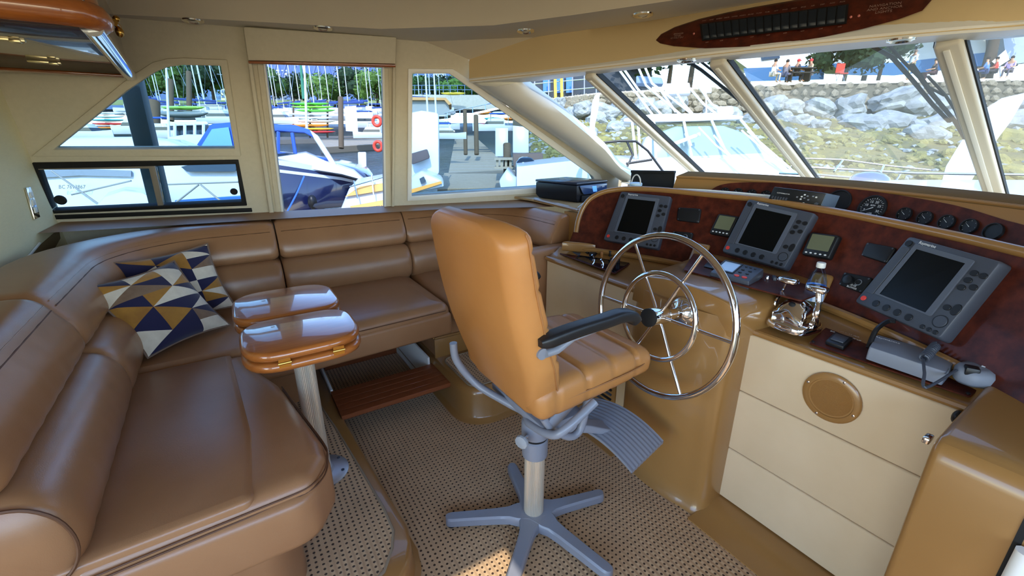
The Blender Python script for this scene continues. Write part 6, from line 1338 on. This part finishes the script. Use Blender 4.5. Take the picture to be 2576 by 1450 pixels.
mb = MB(); P_ = [(560,400),(700,395),(770,385),(830,410),(890,430),(920,455),(860,438),(760,422)]; rings = [[atd(u,v,12.3) for u, v in P_], [atd(u,v-4,13.2) for u, v in P_], [atd(u,v,14.2) for u, v in P_]]; mb.loft(rings); build(mb, 'deck', HULLW, nb, ang=40)
mb = MB(); xpr(mb, [(560,318),(690,312),(740,314),(778,326),(800,345),(790,348),(765,334),(700,330),(560,336)], 12.6, 2.2); build(mb, 'canvas_top', CANVB, nb, .06)
mb = MB(); xpr(mb, [(778,326),(800,342),(858,432),(842,430),(790,350)], 12.5, .25); build(mb, 'arch', HULLW, nb, .04)
mb = MB(); mb.add([atd(u,v,12.7) for u, v in ((700,332),(765,336),(790,352),(838,428),(700,405))], [(0,1,2,3,4)]); build(mb, 'side_curtain', glass_mat('vinyl curtain', (.75,.80,.88)), nb, ang=None)
for a, b in (((735,335),(745,400)),((690,385),(830,402)),((700,332),(700,405))): mb = MB(); mb.tube([atd(*a,12.65), atd(*b,12.65)], .05, 6); build(mb, 'canvas_seam', CANVB, nb)
mb = MB(); xpr(mb, [(690,388),(730,384),(820,404),(700,428)], 12.5, .08); build(mb, 'windscreen', GLZ, nb)
for u, v in ((758,512),): mb = MB(); mb.ball(atd(u+28,v-3,11.8), .12,.12,.2); build(mb, 'fender', BLACK, nb)
mb = MB(); mb.tube(crv([atd(765,444,12), atd(745,490,11.6), atd(716,545,11)],6), .022, 6); tag(build(mb, 'mooring_line', mat('blue rope',(70,120,220),.8)), 'blue mooring line hanging down the navy boat side', 'rope')
yb = thing('yellow_sloop', 'small white and orange sailboat bow at the lower right of the door window', 'boat', atd(910,520,9.5))
pts = [(855,530),(880,470),(985,450),(985,560),(860,565)]; mb = MB(); xpr(mb, pts, 9.5, 2.2); build(mb, 'hull', HULLW, yb, .06)
for px in ([(868,495),(905,470),(985,458),(985,476),(900,490)],[(880,520),(960,505),(985,500),(985,515),(890,530)]): mb = MB(); xpr(mb, px, 9.42, .06); build(mb, 'orange_panel', mat('orange deck',(236,178,96),.6), yb)
q = Q([atd(912,520,9.4), atd(962,515,9.4), atd(962,530,9.4), atd(912,535,9.4)]); text(q, 'BKK77732', .5,.5,.11,.02,yb,BLACK)
for a, b in (((890,455),(900,500)),((880,470),(985,440)),((935,440),(940,490))): mb = MB(); mb.tube([atd(*a,9.3), atd(*b,9.3)], .015, 6); build(mb, 'rail', STEEL, yb)
lbox('black_tarp', 'folded black tarp lying on the pale finger dock', 'tarp', [(785,520),(820,512),(872,510),(876,520),(800,527)], 10.5, .5, mat('black tarp',(40,40,46),.7), .03)
lbox('white_sign_board', 'tall white sign board behind the floating dock', 'sign', [(867,268),(896,266),(901,332),(870,330)], 28, .1, HULLW, .01)
lbox('power_pedestal', 'white dock power pedestal by the navy boat bow', 'pedestal', [(900,383),(921,383),(923,445),(902,445)], 15.5, .35, HULLW, .03)
for lb, u, v in (('red orange life ring on a post right of the white sign',948,305),('red buoy hanging lower right in the door window',951,368)):
    c = atd(u,v,22); mb = MB(); mb.tube([c+RT*(.2*math.cos(a))+V((0,0,.22*math.sin(a))) for a in [2*math.pi*i/20 for i in range(20)]], .08, 8, closed=True); tag(build(mb, 'life_ring', mat('orange red',(226,74,52),.5)), lb, 'life ring')
# white boats beside us seen through the side windows
sb = thing('white_sedan_boat', 'white cabin boat with blue canopy in the upper side window', 'boat', atd(520,372,10)); mb = MB(); xpr(mb, [(420,345),(470,338),(600,340),(640,372),(640,400),(420,400)], 10.5, 2.5); build(mb, 'hull', HULLW, sb, .05)
mb = MB(); xpr(mb, [(490,372),(530,312),(600,306),(620,372)], 10, 2); build(mb, 'canopy', CANVB, sb, .05); mb = MB(); xpr(mb, [(505,370),(533,325),(575,320),(585,368)], 9.95, .05); build(mb, 'canopy_window', mat('blue vinyl',(110,160,220),.2,coat=.5), sb)
mb = MB(); xpr(mb, [(420,308),(520,304),(526,314),(420,318)], 12, 2); build(mb, 'cabin_roof', HULLW, sb, .04); mb = MB(); xpr(mb, [(440,318),(515,316),(512,345),(440,346)], 12.2, 1.8); build(mb, 'cabin', GLZ, sb)
for u in (440,465,490,512): mb = MB(); mb.tube([atd(u,312,11.9), atd(u,346,11.9)], .04, 6); build(mb, 'cabin_post', HULLW, sb)
wb = thing('white_cruiser', 'white motor cruiser hull filling the sliding window', 'boat', atd(300,480,6.5))
mb = MB(); P_ = [(20,352),(160,346),(330,344),(420,352),(470,372),(560,385),(620,398),(632,440),(625,560),(300,600),(20,600)]; xpr(mb, P_, 7, 2.4); build(mb, 'hull', HULLW, wb, .08)
mb = MB(); xpr(mb, [(20,432),(200,425),(330,430),(330,445),(200,442),(20,452)], 6.95, .08); build(mb, 'grey_band', mat('grey boat band',(130,138,146),.4), wb); mb = MB(); xpr(mb, [(20,395),(330,380),(600,415),(600,422),(330,396),(20,410)], 6.93, .1); build(mb, 'rub_rail', mat('grey boat band',(130,138,146)), wb)
mb = MB(); xpr(mb, [(455,420),(520,405),(600,414),(590,432),(470,432)], 6.9, .1); build(mb, 'windscreen', GLZ, wb); mb = MB(); xpr(mb, [(440,505),(620,492),(620,505),(440,520)], 6.93, .08); build(mb, 'blue_stripe', mat('blue stripe',(60,120,190),.4), wb)
q = Q([atd(150,462,6.9), atd(222,462,6.9), atd(222,482,6.9), atd(150,482,6.9)]); text(q, 'BC 7613867', .5,.5,.085,.03,wb,mat('reg print',(70,74,80),.6))
for a, b in (((130,430),(250,515)),((180,490),(330,455)),((405,465),(600,458)),((500,465),(430,520)),((505,465),(560,510))): mb = MB(); mb.tube([atd(*a,6.6), atd(*b,6.6)], .014, 6); build(mb, 'deck_line', mat('grey rope',(150,150,146),.8), wb)
mb = MB(); xpr(mb, [(240,520),(262,495),(310,480),(360,485),(390,505),(398,525),(240,530)], 6.3, .8); build(mb, 'covered_dinghy', HULLW, wb, .08)
# slate post on our own side deck
mb = MB(); a, b = wal(308,230)+V((0,.3,0)), wal(385,540)+V((0,.3,0)); d = (b-a).normalized(); sd = V((1,-.2,0)).normalized(); mb.obox(a-d*.6-sd*.055, sd*.11, (b-a)+d*1.0, V((.02,.12,0))); tag(build(mb, 'deck_post', mat('slate blue post',(78,94,102),.5), None, .02), 'slate blue post outside the aft side windows', 'post')
# sailboats with masts
mh = MB(); rings = []
for i in range(9):
    t = -1+2*i/8; k = max(.05, 1-abs(t)**2.6); rings.append([V((4.5*t,1.3*k*math.cos(a),.55*math.sin(a)*(1 if math.sin(a) < 0 else .75)+.1*t*t)) for a in [2*math.pi*j/10 for j in range(10)]])
mh.loft(rings); hullm = mh.mesh('sail_hull', ang=60); hullm.materials.append(HULLW)
mc_ = MB(); mc_.box(-1.6,1.4,-.8,.8,.35,.85); cabm = mc_.mesh('sail_cabin', .1); cabm.materials.append(HULLW)
mm_ = MB(); mm_.tube([V((.4,0,.4)), V((.4,0,13))], .085, 7); mastm = mm_.mesh('sail_mast'); mastm.materials.append(MASTM)
mo_ = MB(); mo_.tube([V((.4,0,1.5)), V((-3.2,0,1.6))], .14, 7); boomm = mo_.mesh('sail_boom'); boomm.materials.append(mat('sail cover blue',(48,72,130),.8))
ms_ = MB(); ms_.tube([V((.4,-.9,6.5)), V((.4,.9,6.5))], .04, 5); sprm = ms_.mesh('sail_spreader'); sprm.materials.append(MASTM)
mr_ = MB(); mr_.tube([V((.4,0,13)), V((4.4,0,.5))], .02, 4); stm = mr_.mesh('sail_stay'); stm.materials.append(STEEL)
us = [345,362,400,415,440,452,500,515,528,545,556,572,690,704,722,738,756,768,784,800,818,838,868,884,902,924,942,956,1062,1078,1104]
for i, u in enumerate(us):
    dep = rnd.uniform(44,72); v = 275+rnd.uniform(-6,8); p = atd(u, v+10, dep); wn = ('upper side window', sorted(q for q in us if q < 620)) if u < 620 else (('door window', sorted(q for q in us if 620 < q < 1000)) if u < 1000 else ('forward side window', sorted(q for q in us if q > 1000))); t_ = thing('sailboat', 'moored sailboat carrying the %s mast from the left in the %s' % (ORD[wn[1].index(u)], wn[0]), 'sailboat', p, 'moored sailboats'); t_.rotation_euler = (0,0,rnd.uniform(-.5,.5)+(0 if rnd.random() < .5 else math.pi)+yawc-1.57); s = rnd.uniform(.75,1.05); t_.scale = (s*.7,s*.7,s*rnd.uniform(.8,1.1))
    for nm, me in (('hull',hullm),('cabin',cabm),('mast',mastm),('boom',boomm),('spreader',sprm),('forestay',stm)): o = bpy.data.objects.new(nm, me); COL.objects.link(o); o.parent = t_
# near white masts
for lb, u, vt, vb, dep, r in (('tall near white mast right of centre in the door window',764,120,330,24,.07), ('green painted mast in the door window',756,160,250,26,.09), ('white mast leaning by the green canoe',418,170,360,12,.035), ('slim mast over the covered boat, left',1068,150,285,15,.035), ('slim mast over the covered boat, right',1090,160,300,15,.035)):
    mb = MB(); a, b = atd(u,vt,dep), atd(u+8,vb,dep); mb.tube([b, a], [r, r*.7], 8); tag(build(mb, 'mast', mat('green mast',(50,120,90),.5) if lb.startswith('green') else MASTM), lb, 'mast')
# tree belt, towers, bridge
TU = ((330,90),(380,80),(430,110),(490,90),(540,90),(590,80),(690,70),(740,80),(800,80),(850,70),(900,80),(950,80),(1050,70),(1110,80),(1160,90),(1215,90),(1270,100))
for i, (u, w_) in enumerate(TU):
    j, wn = (i, 'upper side window') if u < 620 else ((i-6, 'door window') if u < 1000 else (i-12, 'forward side window'))
    tree('%s broadleaf tree from the left across the harbour in the %s' % (ORD[j], wn), u, 268, (158 if u < 650 else 190)+rnd.uniform(-10,10), 85+rnd.uniform(-6,6), w_*1.3, i, 'trees across the harbour')
WIN = mat('tower window', (86,104,128), .2, coat=.3)
def tower(label, u0, u1, vt, vb, dep, col, nx, ny):
    t_ = thing('tower_block', label, 'building', atd((u0+u1)/2, vb, dep)); mb = MB(); xpr(mb, [(u0,vt),(u1,vt),(u1,vb),(u0,vb)], dep, 18); build(mb, 'walls', mat('tower %d %d' % (col[0],col[2]), col, .8), t_)
    wv = MB()
    for i in range(nx):
        for j in range(ny):
            a0_, b0_ = u0+(u1-u0)*(i+.15)/nx, vt+(vb-vt)*(j+.25)/ny; mb = MB(); xpr(mb, [(a0_,b0_),(a0_+(u1-u0)*.7/nx,b0_),(a0_+(u1-u0)*.7/nx,b0_+(vb-vt)*.5/ny),(a0_,b0_+(vb-vt)*.5/ny)], dep-.15, .3); build(mb, 'window', WIN, t_)
for a in (('tall white apartment tower over the covered boat',1090,1122,176,250,170,(222,224,226),4,9), ('pale tower left in the door window',690,722,176,262,170,(210,212,216),4,9), ('beige block centre left in the door window',730,778,205,262,175,(206,198,186),5,6), ('white stepped block centre in the door window',800,846,190,262,172,(226,226,228),5,8), ('grey glass tower right in the door window',900,922,185,262,168,(176,190,206),3,9), ('white block at the right of the door window',925,962,200,262,180,(220,220,222),4,7), ('blue glass tower in the upper side window',528,556,150,262,180,(96,130,170),3,10), ('sand coloured tower at the right of the upper side window',556,578,160,262,176,(208,196,150),2,8), ('pale low block left in the forward side window',1040,1066,190,245,170,(200,206,212),3,5)): tower(*a)
br = thing('bridge', 'blue grey steel truss bridge across the top of the door window', 'bridge', atd(800,200,150)); BM = mat('bridge steel',(84,104,160),.6)
for v in (150,196): mb = MB(); mb.loft([[atd(600,v-2,150), atd(600,v+3,150), atd(600,v+3,158), atd(600,v-2,158)], [atd(1010,v-2,150), atd(1010,v+3,150), atd(1010,v+3,158), atd(1010,v-2,158)]]); build(mb, 'chord', BM, br)
for i in range(16):
    u = 610+i*25; mb = MB(); mb.tube([atd(u,196,150), atd(u+12.5,150,150)], .35, 5); build(mb, 'diagonal', BM, br); mb = MB(); mb.tube([atd(u+12.5,150,150), atd(u+25,196,150)], .35, 5); build(mb, 'diagonal', BM, br)
for u in (650,800,950): mb = MB(); xpr(mb, [(u,198),(u+10,198),(u+10,262),(u,262)], 152, 4); build(mb, 'pier', CONC, br)
# far shore ground
mb = MB(); mb.add([atd(-200,266,80), atd(1300,262,80), atd(1500,250,200), atd(-400,252,200)], [(0,1,2,3)]); tag(build(mb, 'far_shore', GRASS, None, ang=None), 'low green far shore across the harbour', 'shore', kind='structure')

# wooded ridge far behind the towers
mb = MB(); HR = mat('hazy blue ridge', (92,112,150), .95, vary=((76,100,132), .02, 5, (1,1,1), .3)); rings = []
for i in range(41):
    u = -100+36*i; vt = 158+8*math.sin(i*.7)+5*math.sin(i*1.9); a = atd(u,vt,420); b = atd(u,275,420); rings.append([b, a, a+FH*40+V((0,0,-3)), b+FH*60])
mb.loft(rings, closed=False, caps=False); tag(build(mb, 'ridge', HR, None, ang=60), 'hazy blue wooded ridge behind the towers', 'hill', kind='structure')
# motor boats moored in the middle distance
def motorboat(label, u, v, dep, L, col=HULLW, top=None, flip=1):
    p = onw(u, v, 0); p = EYE+(p-EYE)*(dep/((p-EYE).dot(FW))) if dep else p
    t_ = thing('motorboat', label, 'boat', p, 'moored motorboats'); d = RT*flip; nrm = FH; rings = []
    for i in range(8):
        t = i/7; k = (1,1,1,.98,.9,.72,.42,.05)[i]; hz = (.75+.35*t*t)*L/6; c = p+d*(L*(t-.5))
        rings.append([c+nrm*(-L*.16*k)+V((0,0,hz)), c+nrm*(-L*.13*k)+V((0,0,0)), c+nrm*(L*.13*k), c+nrm*(L*.16*k)+V((0,0,hz))])
    mb = MB(); mb.loft(rings); build(mb, 'hull', col, t_, .03)
    mb = MB(); c = p+V((0,0,.75*L/6)); mb.loft([[c+d*x+nrm*y+V((0,0,z)) for x, y, z in ((-L*.3+k*.1,-L*.11+k*.05,k),(L*.22-k*.7,-L*.11+k*.05,k),(L*.22-k*.7,L*.11-k*.05,k),(-L*.3+k*.1,L*.11-k*.05,k))] for k in (0,.09*L,.103*L,.166*L)], mi=0); cb = build(mb, 'cabin', HULLW, t_, .03)
    mb = MB(); mb.loft([[c+d*x+nrm*y+V((0,0,z)) for x, y, z in ((-L*.27,-L*.112,z_),(L*.22-z_*.7,-L*.112,z_),(L*.22-z_*.7+.02,L*.112,z_),(-L*.27,L*.112,z_))] for z_ in (.033*L,.097*L)]); build(mb, 'windows', GLZ, t_)
    mb = MB(); mb.obox(c+d*(-L*.42)-nrm*(L*.11)+V((0,0,.26*L)), d*(L*.5), nrm*(L*.22), V((0,0,.08))); build(mb, 'canopy', top or HULLW, t_, .02)
    for a in (-.38,.05):
        for b in (-1,1): mb = MB(); mb.tube([c+d*(L*a)+nrm*(L*.1*b)+V((0,0,.02*L)), c+d*(L*a)+nrm*(L*.1*b)+V((0,0,.265*L))], .025, 5); build(mb, 'canopy_post', STEEL, t_)
for lb, u, v, dep, L, tp, fl in (('blue topped motorboat at the left of the upper side window',225,352,22,2.6,CANVB,1), ('white motorboat behind the slate post',345,338,30,3.4,None,-1), ('motorboat with blue canopy under the grey canoe',420,348,22,2.4,CANVB,1), ('white motorboat below the sailboats right in the upper side window',560,312,36,3.6,None,1), ('white motorboat left of the kayak stack',706,312,34,3.0,CANVB,1), ('small white motorboat right of the floating dock',935,348,26,2.2,None,-1), ('white motorboat beyond the sign board',930,322,40,3.6,CANVB,1), ('distant white motorboat left of the walkway',1118,326,36,2.6,None,1), ('motorboat with blue canopy right of the gangway',1240,330,32,3.0,CANVB,-1), ('small motorboat tied up left of the walkway pilings',1128,350,24,2.0,CANVB,1)): motorboat(lb, u, v, dep, L, top=tp, flip=fl)
for i in range(10):
    u = 1300+i*145; tree('%s tall tree from the left in the row behind the beached hulls' % ORD[i], u, 215-i, 20-6*(i % 3), 46+(i % 3)*2, 250, [1,4,1,0,4,1,4,1,0,4][i], 'trees behind the lawn')
